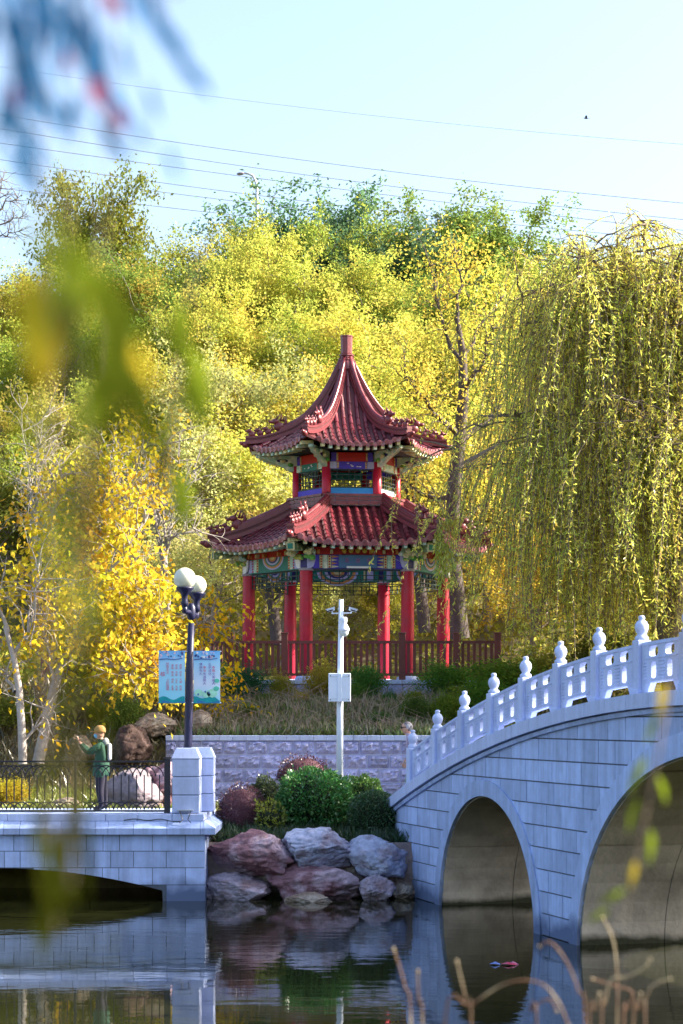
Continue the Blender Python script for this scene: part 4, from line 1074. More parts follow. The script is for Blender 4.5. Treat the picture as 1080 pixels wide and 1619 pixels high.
custom_tree('leaning_dark_tree', 'dark leaning double trunk seen between the left pavilion columns', (pl((438, 1020, .5), (432, 960, .5), (420, 920, .7), (415, 880, .9)), [.2, .17, .14, .1]),
  [(pl((432, 965, .5), (445, 930, .4), (452, 880, .2)), .1, .04), (pl((420, 920, .7), (405, 870, 1.2), (400, 820, 1.6)), .09, .02)], 900, .18, .1, OLV, BARK, seed=7, extra=2)
# left: pale-barked maples with big yellow leaves in front of the slope
Y = 44.5
custom_tree('yellow_maple', 'pale-barked maple with large golden yellow leaves behind the iron fence', (pl((60, 1206), (72, 1150), (85, 1090), (105, 1030)), [.14, .12, .11, .09]),
  [(pl((105, 1030), (118, 980, .3), (122, 930, .5), (135, 870, .6), (160, 800, .6)), .08, .02), (pl((82, 1100), (78, 1040, -.3), (65, 985, -.6), (58, 930, -.8)), .05, .015), (pl((105, 1030), (150, 985, .3), (200, 950, .5), (235, 915, .5)), .05, .012),
   (pl((118, 980), (165, 920, -.4), (205, 860, -.6), (240, 800, -.5)), .05, .012), (pl((110, 1010), (165, 1010, .2), (215, 1000, .3), (250, 975, .3)), .045, .012), (pl((120, 950), (90, 880, .3), (85, 810, .5), (105, 750, .6)), .05, .012), (pl((130, 890), (185, 830, .2), (215, 760, .4), (225, 700, .4)), .05, .01),
   (pl((100, 1040), (160, 1050, -.2), (205, 1060, -.3), (235, 1055, -.2)), .04, .01), (pl((150, 985), (200, 1020, .4), (240, 1040, .5), (262, 1050, .4)), .03, .01)],
  9000, .15, .10, (.68, .52, .05), BARK_P, jit=.17, droop=.7, seed=21, extra=4)
Y = 43.6
custom_tree('slender_pale_tree', 'slender pale forked trunk standing at the far left behind the fence', (pl((36, 1208), (34, 1150), (30, 1090), (22, 1040), (8, 990)), [.10, .09, .08, .065, .05]),
  [(pl((30, 1090), (12, 1080, .2), (-10, 1050, .3)), .05, .02), (pl((24, 1045), (45, 1000, -.2), (52, 950, -.3), (60, 900, -.3)), .045, .012), (pl((36, 1180), (60, 1150, .2), (72, 1120, .2)), .04, .012), (pl((10, 1000), (-10, 940), (-30, 880)), .05, .012)],
  420, .14, .09, (.6, .42, .02), BARK_P, jit=.2, droop=.6, seed=22, extra=2)
Y = 49.0
custom_tree('drooping_yellow_maple', 'small maple with drooping yellow leaves around the lamp post banners', (pl((262, 1165), (255, 1110), (262, 1060)), [.09, .075, .06]),
  [(pl((262, 1060), (245, 1020, .2), (222, 990, .3), (200, 985, .3)), .04, .01), (pl((258, 1090), (230, 1060, -.3), (205, 1050, -.4)), .035, .01), (pl((262, 1060), (285, 1020, .2), (310, 990, .2), (330, 985, .2)), .04, .01), (pl((260, 1080), (290, 1075, -.3), (325, 1090, -.4), (335, 1120, -.4)), .035, .01), (pl((262, 1060), (255, 1000, .4), (262, 950, .6)), .04, .01)],
  2600, .16, .09, (.72, .50, .02), BARK_P, jit=.18, droop=.8, seed=23, extra=3)
Y = 52.5
for q, (x, y, yt, sd) in enumerate(((215, 1010, 690, 31), (262, 1010, 720, 32), (55, 1000, 620, 33))):
    r = random.Random(sd); br = []
    for k in range(7):
        x1 = x + r.uniform(-48, 48); y1 = r.uniform(yt, yt + 130); xm = x + (x1 - x) * .35; dz = r.uniform(-1, 1)
        y0 = r.uniform(y - 150, y - 90)
        br.append((pl((x + r.uniform(-4, 4), y0), (xm, (y0 + y1) / 2, dz * .5), (x1, y1, dz)), .05, .008))
    custom_tree('bare_tree', ('pale bare multi-stemmed tree above the lamp post globes', 'pale bare branching tree between the lamp post and the pavilion eave', 'thin bare pale trunk rising at the far left of the slope')[q],
      (pl((x, y), (x + 2, y - 60), (x - 2, y - 130)), [.12, .1, .07]), br, 260, .12, .07, PALE, BARK_P, jit=.2, seed=sd, extra=3)
Y = 101.0
custom_tree('bare_ridge_tree', 'bare dark twiggy tree at the far left edge of the skyline', (pl((-20, 420), (-15, 370), (-8, 330)), [.14, .12, .1]),
  [(pl((-10, 345), (10, 320), (28, 312)), .06, .01), (pl((-8, 330), (0, 305), (4, 285)), .06, .01), (pl((-12, 360), (15, 350), (36, 340)), .05, .01), (pl((-14, 375), (12, 372), (30, 366)), .05, .01)], 60, .15, .08, OLV, BARK_B, seed=41, extra=4)
# low bushes on the slope and terrace edge
BUSH = [(345, 1045, 50.8, 1.3, GRN, 'leafy green bush at the left end of the terrace railing'), (395, 1052, 51.0, 1.0, (.05, .15, .06), 'blue-green rose bush in front of the left railing post'), (500, 1040, 51.2, 1.1, (.42, .36, .06), 'straggly yellowing rose bush in front of the railing'),
        (585, 1050, 51.1, 1.0, (.10, .24, .05), 'green rose bush right of the camera pole in front of the railing'), (700, 1040, 50.6, 1.6, (.12, .26, .04), 'tall green climbing bush at the right end of the railing'), (752, 1062, 48.6, 1.7, (.12, .22, .03), 'dense green bush with yellow leaves behind the balustrade'),
        (805, 1040, 49.6, 2.0, (.14, .24, .03), 'green bush under the willow behind the bridge'), (700, 1085, 48.0, 1.1, (.14, .22, .03), 'low green bush above the retaining wall at its right end'), (880, 1020, 50.5, 2.2, OLV, 'olive thicket under the willow'), (965, 1000, 50.5, 2.4, DGRN, 'dark green thicket behind the bridge crown'),
        (450, 1058, 51.3, .9, (.3, .3, .05), 'thin yellow-green bush beside a railing post'), (210, 1090, 47.5, 1.2, GRN, 'low green bush above the brown boulders'), (15, 1230, 42.2, .8, (.4, .33, .03), 'yellow-green bush behind the fence at the left edge'), (120, 1105, 48.5, 1.9, DGRN, 'dark green thicket under the yellow maple'), (20, 1090, 48.0, 2.2, DGRN, 'dark green thicket at the left edge of the slope')]
for px, py, Y, h_, c, lab in BUSH:
    p = at(px, py, Y); zb = hgt(p.x, Y)
    plant('bush', SHR[int(px) % 2], p.x, Y, max(p.z, zb + .5), c, lab, 'bush', 'bushes around the terrace', xy=max(.5, h_ / max(.6, (p.z - zb)) * .9) if p.z > zb else 1)
# undergrowth that covers the hill floor
N = 60000; X = rng.uniform(-26, 26, N); Yv = rng.uniform(47.5, 104, N)
ok = ~((X > -4.3) & (X < 5.2) & (Yv < 62.5)); X, Yv = X[ok], Yv[ok]; N = len(X)
Z = np.array([hgt(a, b) for a, b in zip(X, Yv)]); Cn = np.stack([X, Yv, Z + rng.random(N) ** 2 * 1.5 - .05], 1)
P = leaves(Cn, rng.normal(size=(N, 3)) + np.array([0, 0, .3]), rng.uniform(.16, .34, N), rng.uniform(.08, .16, N))
o = put('undergrowth', quads_mesh('undergrowth', P, LEAF), None); o.color = (.30, .28, .05, 1); tag(o, 'low tangled undergrowth covering the wooded slope', 'undergrowth', kind='stuff')

# ------------------------------------------------------------------ weeping willow on the right
def willow(name, label, base, H, Rx, Ry, nlimb, nstr, seed, color, zmin, bias=0.0):
    r = np.random.default_rng(seed); root = thing(name, base, label, 'tree'); base = Vector(base)
    b = MB(); fork = base + Vector((-.2, 0, H * .24))
    b.tube([base + Vector((.1, 0, -.3)), base + Vector((0, 0, .8)), base + Vector((-.15, .05, H * .14)), fork], [.42, .36, .32, .3], 10, cap=False)
    pts = []
    for i in range(nlimb):
        a = 2 * math.pi * (i + r.uniform(-.35, .35)) / nlimb; rr = r.uniform(.35, 1.0); ht = H * (1.0 - .42 * rr ** 1.6) * r.uniform(.86, 1.02)
        ex, ey = Rx * rr * math.cos(a), Ry * rr * math.sin(a)
        P = []
        for q in range(13):
            u = q / 12; rad_ = u ** 1.15
            z = (ht - H * .24) * (1 - (1 - min(1, u / .82)) ** 1.9) - (max(0, u - .82) / .18) ** 1.6 * .8
            P.append(fork + Vector((ex * rad_, ey * rad_, z)) + Vector(r.normal(size=3)) * .10 * (u > .05))
        b.tube(P, [max(.014, .16 * (1 - u / 12.5) ** 1.3) for u in range(13)], 6, cap=False)
        for q in range(4, 13):
            for e in range(2):                               # side branches
                d = Vector((r.normal(), r.normal(), .35)).normalized(); T = [P[q]]
                for k in range(4): d = (d + Vector((0, 0, -.16)) + Vector(r.normal(size=3)) * .15).normalized(); T.append(T[-1] + d * r.uniform(.2, .46))
                b.tube(T, [.03, .024, .018, .012, .006], 4, cap=False)
                pts += [(t, 1.0) for t in T[1:]]; pts += [(t, 1.0) for t in T[1:]] if P[q].z > base.z + H * .75 else []
            pts.append((P[q], .7))
    b.build('trunk', BARK_B, root, smooth=True)
    S = MB(); C, D = [], []
    for i in range(nstr):
        p = pts[int(r.integers(len(pts)))][0]
        d = Vector((r.normal() * .5 + bias, r.normal() * .5, .25)); zlow = zmin + r.random() ** .7 * 3.2 if r.random() < .6 else p.z - r.uniform(1.5, 5)
        ln = max(.7, min(p.z - zlow, 9.5)) * r.uniform(.75, 1.05); n = max(6, int(ln / .35)); T = [p.copy()]; stp = ln / n
        sway = Vector((r.normal() * .09, r.normal() * .09, 0))
        for k in range(n):
            d = (d + Vector((0, 0, -.55)) + sway + Vector(r.normal(size=3)) * .05).normalized(); T.append(T[-1] + d * stp)
        S.tube(T, [.008] * (n) + [.003], 3, cap=False)
        m = int(ln / .052); us = r.random(m) * n; i0 = us.astype(int); fr = (us - i0)[:, None]
        TA = np.array([tuple(t) for t in T]); pp = TA[i0] * (1 - fr) + TA[np.minimum(i0 + 1, n)] * fr
        dd = unit(TA[np.minimum(i0 + 1, n)] - TA[i0])
        C.append(pp); D.append(dd * .7 + r.normal(size=(m, 3)) * .6)
    S.build('hanging_twigs', BARK_B, root)['kind'] = 'stuff'
    C = np.concatenate(C); D = np.concatenate(D)
    P = leaves(C, D, .14 * r.uniform(.5, 1.4, len(C)), .028 * r.uniform(.7, 1.3, len(C)), r) - np.array(tuple(base))
    o = put('crown', quads_mesh('willow_crown', P, LEAFW), root, base); o.color = (*color, 1)
    return root
willow('weeping_willow', 'large weeping willow with long olive-yellow strands beside the bridge', (8.3, 49.5, hgt(8.3, 49.5)), 13.2, 5.7, 2.9, 34, 2600, 61, (.76, .74, .13), 3.5, -.05)
willow('weeping_willow', 'second weeping willow further back at the right edge with upswept bare top twigs', (12.6, 55.5, hgt(12.6, 55.5)), 12.6, 3.8, 2.2, 20, 1000, 62, (.76, .72, .13), 5.0, -.1)
# a few long strands of the near willow that hang before the pavilion corner
st = thing('willow_strand', at(760, 700, 47.5), 'bright hanging willow strands in front of the right pavilion eave', 'willow strand')
S = MB(); C, D = [], []; r = np.random.default_rng(63)
for px, y0, y1 in ((690, 835, 905), (694, 815, 880), (699, 800, 938), (706, 805, 925), (712, 815, 895), (738, 840, 890), (697, 830, 890), (703, 850, 915), (719, 812, 850)):
    T = [at(835, 690, 48.2), at(790, 700, 47.8), at(px + 32, 735, 47.5), at(px + 10, 775, 47.4), at(px, y0, 47.4), at(px - 1, (y0 + y1) / 2, 47.4), at(px + r.normal() * 3, y1, 47.4)]
    S.tube(T, [.012, .010, .009, .008, .006, .005, .003], 4)
    for k in range(int((y1 - y0) * .9)):
        u = r.random(); a = T[4].lerp(T[6], u); C.append(tuple(a)); D.append((r.normal() * .45, r.normal() * .4, -.8))
S.build('twigs', BARK_B, st)
P = leaves(np.array(C), np.array(D), r.uniform(.12, .22, len(C)), .035, r) - np.array(tuple(ROOT[st])); o = put('leaf_cluster', quads_mesh('leaf_cluster', P, LEAFW), st, ROOT[st]); o.color = (.46, .50, .08, 1); o['kind'] = 'stuff'
# dark cedar tip on the skyline
ced = thing('cedar', at(985, 470, 103), 'dark conifer tip showing beside the willow on the skyline', 'tree'); b = MB(); b.tube([at(985, 470, 103), at(985, 390, 103)], [.12, .01], 6); b.build('trunk', BARK, ced)
C, D = [], []
for k in range(2600):
    u = r.random() ** .7; a = r.random() * 6.28; rr = u * .9 * (.55 + .45 * abs(math.sin(u * 22))); z = at(985, 390 + u * 80, 103).z
    p = at(985, 400, 103); C.append((p.x + rr * math.cos(a) * r.random() ** .4, 103 + rr * math.sin(a) * r.random() ** .4, z)); D.append((math.cos(a), math.sin(a), .1 + r.normal() * .3))
P = leaves(np.array(C), np.array(D), .3, .05, r) - np.array(tuple(ROOT[ced])); o = put('crown', quads_mesh('cedar_crown', P, LEAF), ced, ROOT[ced]); o.color = (.035, .06, .045, 1)

# trees beyond the right edge of the frame that shade the pond and its bank
for x, y, zt, pi, lab in ((13.2, 40.6, 14.5, 1, 'broad yellow-green tree standing right of the bridge on the bank'), (16.5, 43.6, 15.5, 3, 'tall yellow-green tree farther right on the bank behind the bridge'), (15.5, 37.2, 12.0, 2, 'rounded tree on the right shore beyond the bridge')):
    plant('bank_tree', BIG[pi % 2], x, y, zt, jitc(LIME), lab, 'tree', xy=.8, zb=1.5)
# ------------------------------------------------------------------ boulders
def rockmat(name, c, c2, c3):
    m = mat(name, c, .8, .4, 5, 1.0, 8, c2=c2, c2s=2.0, c2lo=.45, c2hi=.62, bdist=.08)
    return m
RK_P = rockmat('purple brown rock', (.24, .12, .14), (.46, .35, .41), None)
RK_G = rockmat('blue grey rock', (.42, .45, .60), (.26, .22, .27), None)
RK_B = rockmat('tan rock', (.28, .20, .15), (.38, .32, .26), None)
RK_L = rockmat('pale lavender rock', (.44, .38, .46), (.27, .19, .21), None)
def boulder(px0, px1, py0, py1, Y, m, label, depth=.7, seed=1, rot=0.0, cat='boulder', grp='boulders at the water edge', name='boulder', squ=3.4):
    a, b = at(px0, py1, Y), at(px1, py0, Y); c = (a + b) / 2; rx, rz = (b.x - a.x) / 2, (b.z - a.z) / 2
    bm = bmesh.new(); bmesh.ops.create_icosphere(bm, subdivisions=5, radius=1.0)
    off = Vector((seed * 7.3, seed * 3.1, seed * 1.7)); Mr = Matrix.Rotation(rot, 3, 'Y')
    # cut by a few random planes for flat faces, then break the surface up
    rr = random.Random(seed); planes = []
    for k in range(17):
        n = Vector((rr.uniform(-1, 1), rr.uniform(-1, .6), rr.uniform(-.8, 1))).normalized(); planes.append((n, rr.uniform(.66, .95)))
    for v in bm.verts:
        p = v.co.copy(); s_ = (abs(p.x) ** squ + abs(p.y) ** squ + abs(p.z) ** squ) ** (-1 / squ); p = p * s_
        for n, d in planes:
            e = p.dot(n) - d
            if e > 0: p -= n * e * .97
        q = p * 1.4 + off
        st = Vector((q.x * 1.3 + q.z, q.y * 1.3, q.z * 3.6 - q.x * 1.2))
        p *= 1 + .08 * mn.noise(q) + .05 * mn.noise(q * 2.3) + .03 * mn.noise(q * 5) + .022 * mn.noise(q * 11) - .14 * max(0, .26 - abs(mn.noise(st))) ** 1.3 * 4 - .035 * max(0, .2 - abs(mn.noise(st * 2.7))) * 3
        p = Mr @ p
        v.co = Vector((p.x * rx * 1.2, p.y * depth, p.z * rz * 1.12))
    me = bpy.data.meshes.new(name); bm.to_mesh(me); bm.free(); me.materials.append(m)
    me.polygons.foreach_set('use_smooth', [True] * len(me.polygons))
    o = bpy.data.objects.new(name, me); col.objects.link(o); o.location = (c.x, Y + depth * .45, c.z)
    return tag(o, label, cat, grp)
boulder(330, 464, 1314, 1384, 38.2, RK_P, 'large reddish brown boulder beside the low bridge, top left of the pile', .6, 1, .08)
boulder(330, 432, 1384, 1432, 38.1, RK_L, 'flat pale boulder at the waterline, bottom left of the pile', .6, 2)
boulder(456, 556, 1312, 1370, 38.2, RK_G, 'rounded grey boulder on top in the middle of the pile', .55, 3)
boulder(430, 564, 1367, 1428, 37.9, RK_P, 'long purple boulder at the waterline, bottom middle of the pile', .65, 4, -.04)
boulder(555, 644, 1323, 1398, 38.3, RK_G, 'blue-grey streaked boulder against the arch bridge', .6, 5, -.3)
boulder(564, 624, 1384, 1424, 37.95, RK_L, 'small round pale boulder at the waterline near the arch bridge', .45, 6)
boulder(615, 655, 1392, 1430, 38.4, RK_B, 'small dark wet boulder in the corner by the arch bridge', .4, 7)
boulder(400, 470, 1362, 1400, 38.7, RK_B, 'brown wedge stone filling the gap between the boulders', .4, 8)
boulder(520, 580, 1355, 1400, 38.8, RK_B, 'dark filler stone behind the middle boulders', .4, 9)
boulder(455, 520, 1412, 1436, 37.6, RK_B, 'dark wet stone just breaking the water before the long boulder', .3, 10)
boulder(160, 246, 1213, 1292, 42.5, mat('dull lavender rock', (.20, .165, .19), .85, .35, 4, .9, 10), 'pale lavender boulder behind the fence right of the person in green', .8, 11, .3, grp='rocks behind the fence')
boulder(222, 282, 1200, 1290, 43.3, RK_P, 'reddish boulder behind the fence next to the gate pier', .7, 12, grp='rocks behind the fence')
boulder(78, 128, 1262, 1298, 42.0, RK_B, 'low whitish rock behind the fence near the left post', .5, 13, grp='rocks behind the fence')
boulder(212, 274, 1126, 1170, 47.0, RK_B, 'tan boulder on the bank left of the lamp post', .6, 14, grp='rocks on the left bank')
boulder(298, 338, 1124, 1166, 47.2, RK_B, 'tan boulder on the bank right of the lamp post', .5, 15, grp='rocks on the left bank')
boulder(175, 235, 1150, 1215, 45.2, mat('red brown soil rock', (.075, .045, .04), .9, .4, 3, .9, 12), 'dark red-brown rock on the shaded bank behind the person', .7, 16, grp='rocks on the left bank')
boulder(100, 150, 1160, 1220, 45.8, RK_B, 'shaded brown rock low on the bank at left', .6, 17, grp='rocks on the left bank')

mb = MB(); NXm, NZm = 40, 14                               # the mortar the boulders are bedded in
for j in range(NZm + 1):
    for i in range(NXm + 1):
        x = -2.58 + 4.1 * i / NXm; z = -.3 + 1.36 * j / NZm; mb.v.append((x, 38.62 + .14 * mn.noise(Vector((x * 2.2, z * 2.2, 4))) + .06 * mn.noise(Vector((x * 6, z * 6, 9))) + .28 * max(0, j / NZm - .75), z))
for j in range(NZm):
    for i in range(NXm): k = j * (NXm + 1) + i; mb.f.append((k, k + 1, k + NXm + 2, k + NXm + 1))
tag(mb.build('mortar_bed', mat('brown mortar', (.22, .17, .16), .9, .3, 5, .8, 14, stain=(ALGAE, .14)), smooth=True), 'rough brown mortar bed holding the boulders at the water edge', 'mortar')
# ------------------------------------------------------------------ clipped shrubs in front of the wall
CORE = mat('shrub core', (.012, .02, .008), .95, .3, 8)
def dome(px0, px1, py0, py1, Y, c, label, n=7000, ll=.06, lw=.035, seed=1, rough=.08, twig=None, depth=None, name='clipped_shrub'):
    a, b = at(px0, py1, Y), at(px1, py0, Y); c0 = (a + b) / 2; rx, rz = (b.x - a.x) / 2, (b.z - a.z) / 2; ry = depth or rx
    zg = hgt(c0.x, Y); root = thing(name, (c0.x, Y, zg), label, 'shrub', 'shrubs on the rockery'); r = np.random.default_rng(seed)
    d = unit(r.normal(size=(n, 3))); bump = np.array([mn.noise(Vector(tuple(v * 2.6 + seed))) for v in d])
    rad = (1 + rough * 1.7 * bump * 2.2) * (1 - .22 * r.random(n) ** 2) + (r.random(n) < .05) * r.random(n) * .16
    C = d * rad[:, None] * np.array([rx, ry, rz]) + np.array([0, 0, c0.z - zg])
    C[:, 2] = np.maximum(C[:, 2], .02)
    D = d * .9 + r.normal(size=(n, 3)) * .55 + np.array([0, 0, .25])
    P = leaves(C, D, ll * r.uniform(.6, 1.3, n), lw * r.uniform(.6, 1.3, n), r)
    o = put('foliage', quads_mesh('foliage', P, LEAFB), root, ROOT[root]); o.color = (*c, 1)
    m_ = MB(); m_.ball((c0.x, Y, c0.z), (rx * .84, ry * .84, rz * .84), 16, 10); m_.build('inner_twigs', CORE if twig is None else twig, root, smooth=True)  # solid dark ellipsoid filling the inside behind the leaves
    m_ = MB()
    for k in range(5): m_.tube([(c0.x + r.normal() * .05, Y + r.normal() * .05, zg - .05), (c0.x + r.normal() * rx * .4, Y + r.normal() * ry * .3, c0.z)], [.02, .01], 5)
    m_.build('stem', BARK_B, root)
    if twig is not None:
        m_ = MB()
        for k in range(900):
            v = Vector(unit(r.normal(size=(1, 3)))[0]); v.z = abs(v.z) * 1.0 - .25
            p = Vector((c0.x + v.x * rx * .6, Y + v.y * ry * .6, c0.z + v.z * rz * .6)); q = Vector((c0.x + v.x * rx * 1.06, Y + v.y * ry * 1.06, c0.z + v.z * rz * 1.06 + .03))
            m_.tube([p, q], [.006, .003], 3)
        m_.build('twigs', twig, root)['kind'] = 'stuff'
    return root
MAR = mat('maroon twig', (.09, .035, .048), .8, .3, 9)
dome(343, 422, 1240, 1330, 40.4, (.10, .038, .055), 'rounded maroon barberry shrub at the left of the rockery', 2600, .045, .026, 1, .06, MAR)
dome(438, 522, 1193, 1262, 44.0, (.10, .036, .05), 'maroon barberry shrub rising behind the big green bush', 1900, .045, .025, 2, .06, MAR)
dome(392, 444, 1232, 1290, 42.2, (.08, .11, .04), 'small dull green shrub between the maroon and the big green one', 3600, .05, .03, 3)
dome(436, 557, 1217, 1316, 40.6, (.07, .22, .05), 'largest glossy green shrub in the middle of the rockery', 9000, .075, .045, 4, .07)
dome(545, 604, 1228, 1290, 42.0, (.11, .22, .05), 'green shrub behind, nearest the retaining wall on the right', 4200, .06, .035, 5)
dome(551, 634, 1250, 1332, 40.0, (.05, .13, .045), 'dark green clipped ball shrub beside the arch bridge', 8500, .045, .026, 6, .03)
dome(404, 448, 1272, 1318, 40.0, (.26, .30, .04), 'low yellow-green tuft between the maroon and big green shrubs', 700, .08, .05, 8, .2)
# dark grassy ground cover and fallen leaves on the rockery, dry weeds on the bank
def blades(name, label, boxs, n, ln, wd, color, up=1.0, spread=.5, seed=1, lm=None, cat='grass', zoff=0.0):
    r = np.random.default_rng(seed); C = []
    for x0, x1, y0, y1, f in boxs:
        k = int(n * f); x = r.uniform(x0, x1, k); y = r.uniform(y0, y1, k); C.append(np.stack([x, y, np.array([hgt(a, b) for a, b in zip(x, y)]) - .02 + zoff], 1))
    C = np.concatenate(C); k = len(C); D = r.normal(size=(k, 3)) * spread + np.array([0, 0, up])
    P = leaves(C, D, ln * r.uniform(.4, 1.3, k), wd * r.uniform(.6, 1.3, k), r)
    o = put(name, quads_mesh(name, P, lm or LEAFB), None); o.color = (*color, 1)
    return tag(o, label, cat, kind='stuff')
blades('ground_cover', 'dark green grassy ground cover between the shrubs and the boulders', [(-2.5, 1.5, 38.92, 41.2, 1)], 16000, .3, .02, (.03, .07, .02), .7, .6, seed=1)
blades('dry_weeds', 'dry brown weeds covering the bank below the terrace', [(-3.9, 2.6, 46.5, 51.2, 1)], 8000, .36, .022, (.30, .24, .17), .9, .5, seed=2)
blades('green_weeds', 'scattered green and yellow weeds on the bank below the terrace', [(-3.9, 2.6, 46.5, 51.6, .7), (1.2, 4.5, 46.0, 50, .3)], 26000, .28, .055, (.15, .20, .05), .8, .7, seed=3)
blades('lawn', 'short sunlit grass behind the iron fence', [(-12, -2.7, 41, 44.2, 1)], 12000, .2, .02, (.20, .24, .03), seed=4)
blades('bank_weeds', 'shaded brown and green weeds on the left bank', [(-12, -3.9, 44, 53, .7), (2.6, 9, 42, 50, .3)], 16000, .4, .04, (.15, .12, .05), .8, .6, seed=5)
blades('fallen_leaves', 'orange fallen leaves on the ground beside the gate pier', [(-2.4, -1.0, 39.6, 42, 1)], 500, .11, .07, (.45, .20, .05), .1, 1.0, seed=6, cat='leaves', zoff=.05)
for q, (px, Yb_, h_, c_, lab) in enumerate(((372, 50.6, .9, (.06, .17, .08), 'blue-green rose bush near the left end of the terrace slab'), (418, 50.3, .34, (.12, .2, .05), 'short green rose bush between the two left railing posts'), (475, 50.3, .42, (.45, .38, .07), 'yellow-leaved rose bush left of the camera pole box'), (560, 50.6, .55, (.14, .26, .05), 'low green rose bush just right of the camera pole box'), (618, 50.4, .38, (.10, .22, .06), 'dark green rose bush under the right front column'), (655, 50.0, .45, (.30, .30, .05), 'yellow-green weedy bush below the right railing post'), (400, 48.6, .45, (.16, .20, .05), 'green tuft low on the bank behind the lamp banner'), (600, 48.0, .4, (.10, .20, .05), 'green tuft low on the bank above the green shrub'), (668, 48.3, .8, (.10, .18, .04), 'green tuft on the bank above the person on the bridge'))):
    x_ = (px - CX) * Yb_ / F; zb = hgt(x_, Yb_); plant('bush', SHR[q % 2], x_, Yb_, zb + h_, c_, lab, 'bush', 'bushes around the terrace', xy=1.15)
# rough tall stalks that stand out of the bank one by one
r = np.random.default_rng(77); S = MB()
for k in range(420):
    x = r.uniform(-3.8, 2.5); y = r.uniform(46.5, 51.6); z = hgt(x, y); h_ = r.uniform(.25, .65); S.tube([(x, y, z), (x + r.normal() * .12, y, z + h_ * .6), (x + r.normal() * .3, y, z + h_)], [.009, .007, .003], 3)
o = S.build('dry_stalks', mat('dry stalk', (.34, .25, .20), .9, .3, 5), origin=(0, 0, 0)); tag(o, 'tall dry brown stalks standing on the bank', 'stalks', kind='stuff')

# ------------------------------------------------------------------ lamp post with two globes, banners
LPY = 38.9; kl = F / LPY
lp = thing('lamp_post', (at(296, 1185, LPY).x, LPY, 1.62), 'navy lamp post with two white globes rising behind the gate pier', 'lamp post')
base = Vector((at(296, 1185, LPY).x, LPY, 1.62)); tx = at(302.5, 985, LPY)
b = MB(); b.tube([base, Vector((base.x + .02, LPY, 3.0)), at(299.5, 1060, LPY), tx], [.085, .08, .075, .062], 12); b.build('pole', NAVY, lp, smooth=True)
b = MB(); b.lathe([(.05, -.03), (.075, 0), (.085, .06), (.085, .22), (.06, .26), (.045, .3)], at(302.5, 978, LPY), 12); b.build('head_joint', NAVY, lp, smooth=True)
GLOBE = bpy.data.materials.new('milk glass'); GLOBE.use_nodes = True; g_ = GLOBE.node_tree.nodes['Principled BSDF']
g_.inputs['Base Color'].default_value = (.66, .67, .54, 1); g_.inputs['Roughness'].default_value = .3; g_.inputs['Subsurface Weight'].default_value = .35; g_.inputs['Subsurface Radius'].default_value = (.2, .2, .15)
for px, py, dy, rr in ((292, 915, -.24, .215), (311, 925.5, .62, .195)):
    Yg = LPY + dy; c = at(px, py, Yg)
    b = MB(); b.ball(c, rr, 24, 16); gl = b.build('globe', GLOBE, lp, smooth=True)
    b = MB(); b.lathe([(.055, -.33), (.075, -.26), (.06, -.20), (.06, -.12), (.09, -.07), (.17, .02), (.172, .05), (.12, .055)], c + Vector((0, 0, -rr - .0)), 14); b.build('globe_cup', NAVY, lp, smooth=True)
    b = MB(); q = c + Vector((0, 0, -rr - .3)); b.tube([q, q + Vector((0, 0, -.12)), at(302.5, 968, LPY) + (q - at(302.5, 968, LPY)) * .4 + Vector((0, 0, -.05)), at(302.5, 972, LPY)], [.05, .055, .05, .05], 8); b.build('arm', NAVY, lp, smooth=True)
def bannermat(name, right):
    m = bpy.data.materials.new(name); m.use_nodes = True; n = m.node_tree.nodes; L = m.node_tree.links; bs = n['Principled BSDF']; bs.inputs['Roughness'].default_value = .5
    tc = n.new('ShaderNodeTexCoord'); sx = n.new('ShaderNodeSeparateXYZ'); L.new(tc.outputs['Object'], sx.inputs[0])
    rp = n.new('ShaderNodeValToRGB'); e = rp.color_ramp.elements
    e[0].position = 0; e[0].color = (.22, .62, .80, 1); e[1].position = 1; e[1].color = (.10, .42, .85, 1)
    x = e.new(.35); x.color = (.62, .72, .88, 1) if right else (.30, .68, .88, 1); x = e.new(.75); x.color = (.35, .66, .90, 1)
    mr = n.new('ShaderNodeMapRange'); mr.inputs['From Min'].default_value = 0; mr.inputs['From Max'].default_value = 1.05; L.new(sx.outputs['Z'], mr.inputs['Value']); L.new(mr.outputs[0], rp.inputs[0])
    L.new(rp.outputs[0], bs.inputs['Base Color']); return m
HILL = mat('print teal', (.0, .27, .30), .5, .3, 6); HILLB = mat('print blue', (.02, .17, .40), .5, .2, 6); PINK = mat('print pink', (.62, .50, .66), .5, .2, 20); DKB = mat('print dark blue', (.06, .12, .36), .5, .2, 8)
RED = mat('print red', (.55, .03, .12), .5, 0); PUR = mat('print purple', (.16, .08, .33), .5, 0); GRNP = mat('print green', (.10, .55, .40), .5, .2, 8); PALEG = mat('print pale green', (.35, .72, .55), .5, .2, 8)
def text(parent, s, x, y, z, size, m, lead=1.0, name='lettering'):
    cu = bpy.data.curves.new('text', 'FONT'); cu.body = s; cu.size = size; cu.align_x = 'CENTER'; cu.align_y = 'TOP'; cu.space_line = lead; cu.resolution_u = 1
    o = bpy.data.objects.new('text', cu); col.objects.link(o)
    me = bpy.data.meshes.new_from_object(o.evaluated_get(bpy.context.evaluated_depsgraph_get())); bpy.data.objects.remove(o); bpy.data.curves.remove(cu)
    me.materials.clear(); me.materials.append(m); me.name = name
    return put(name, me, parent, (x, y, z), (R(90), 0, 0))
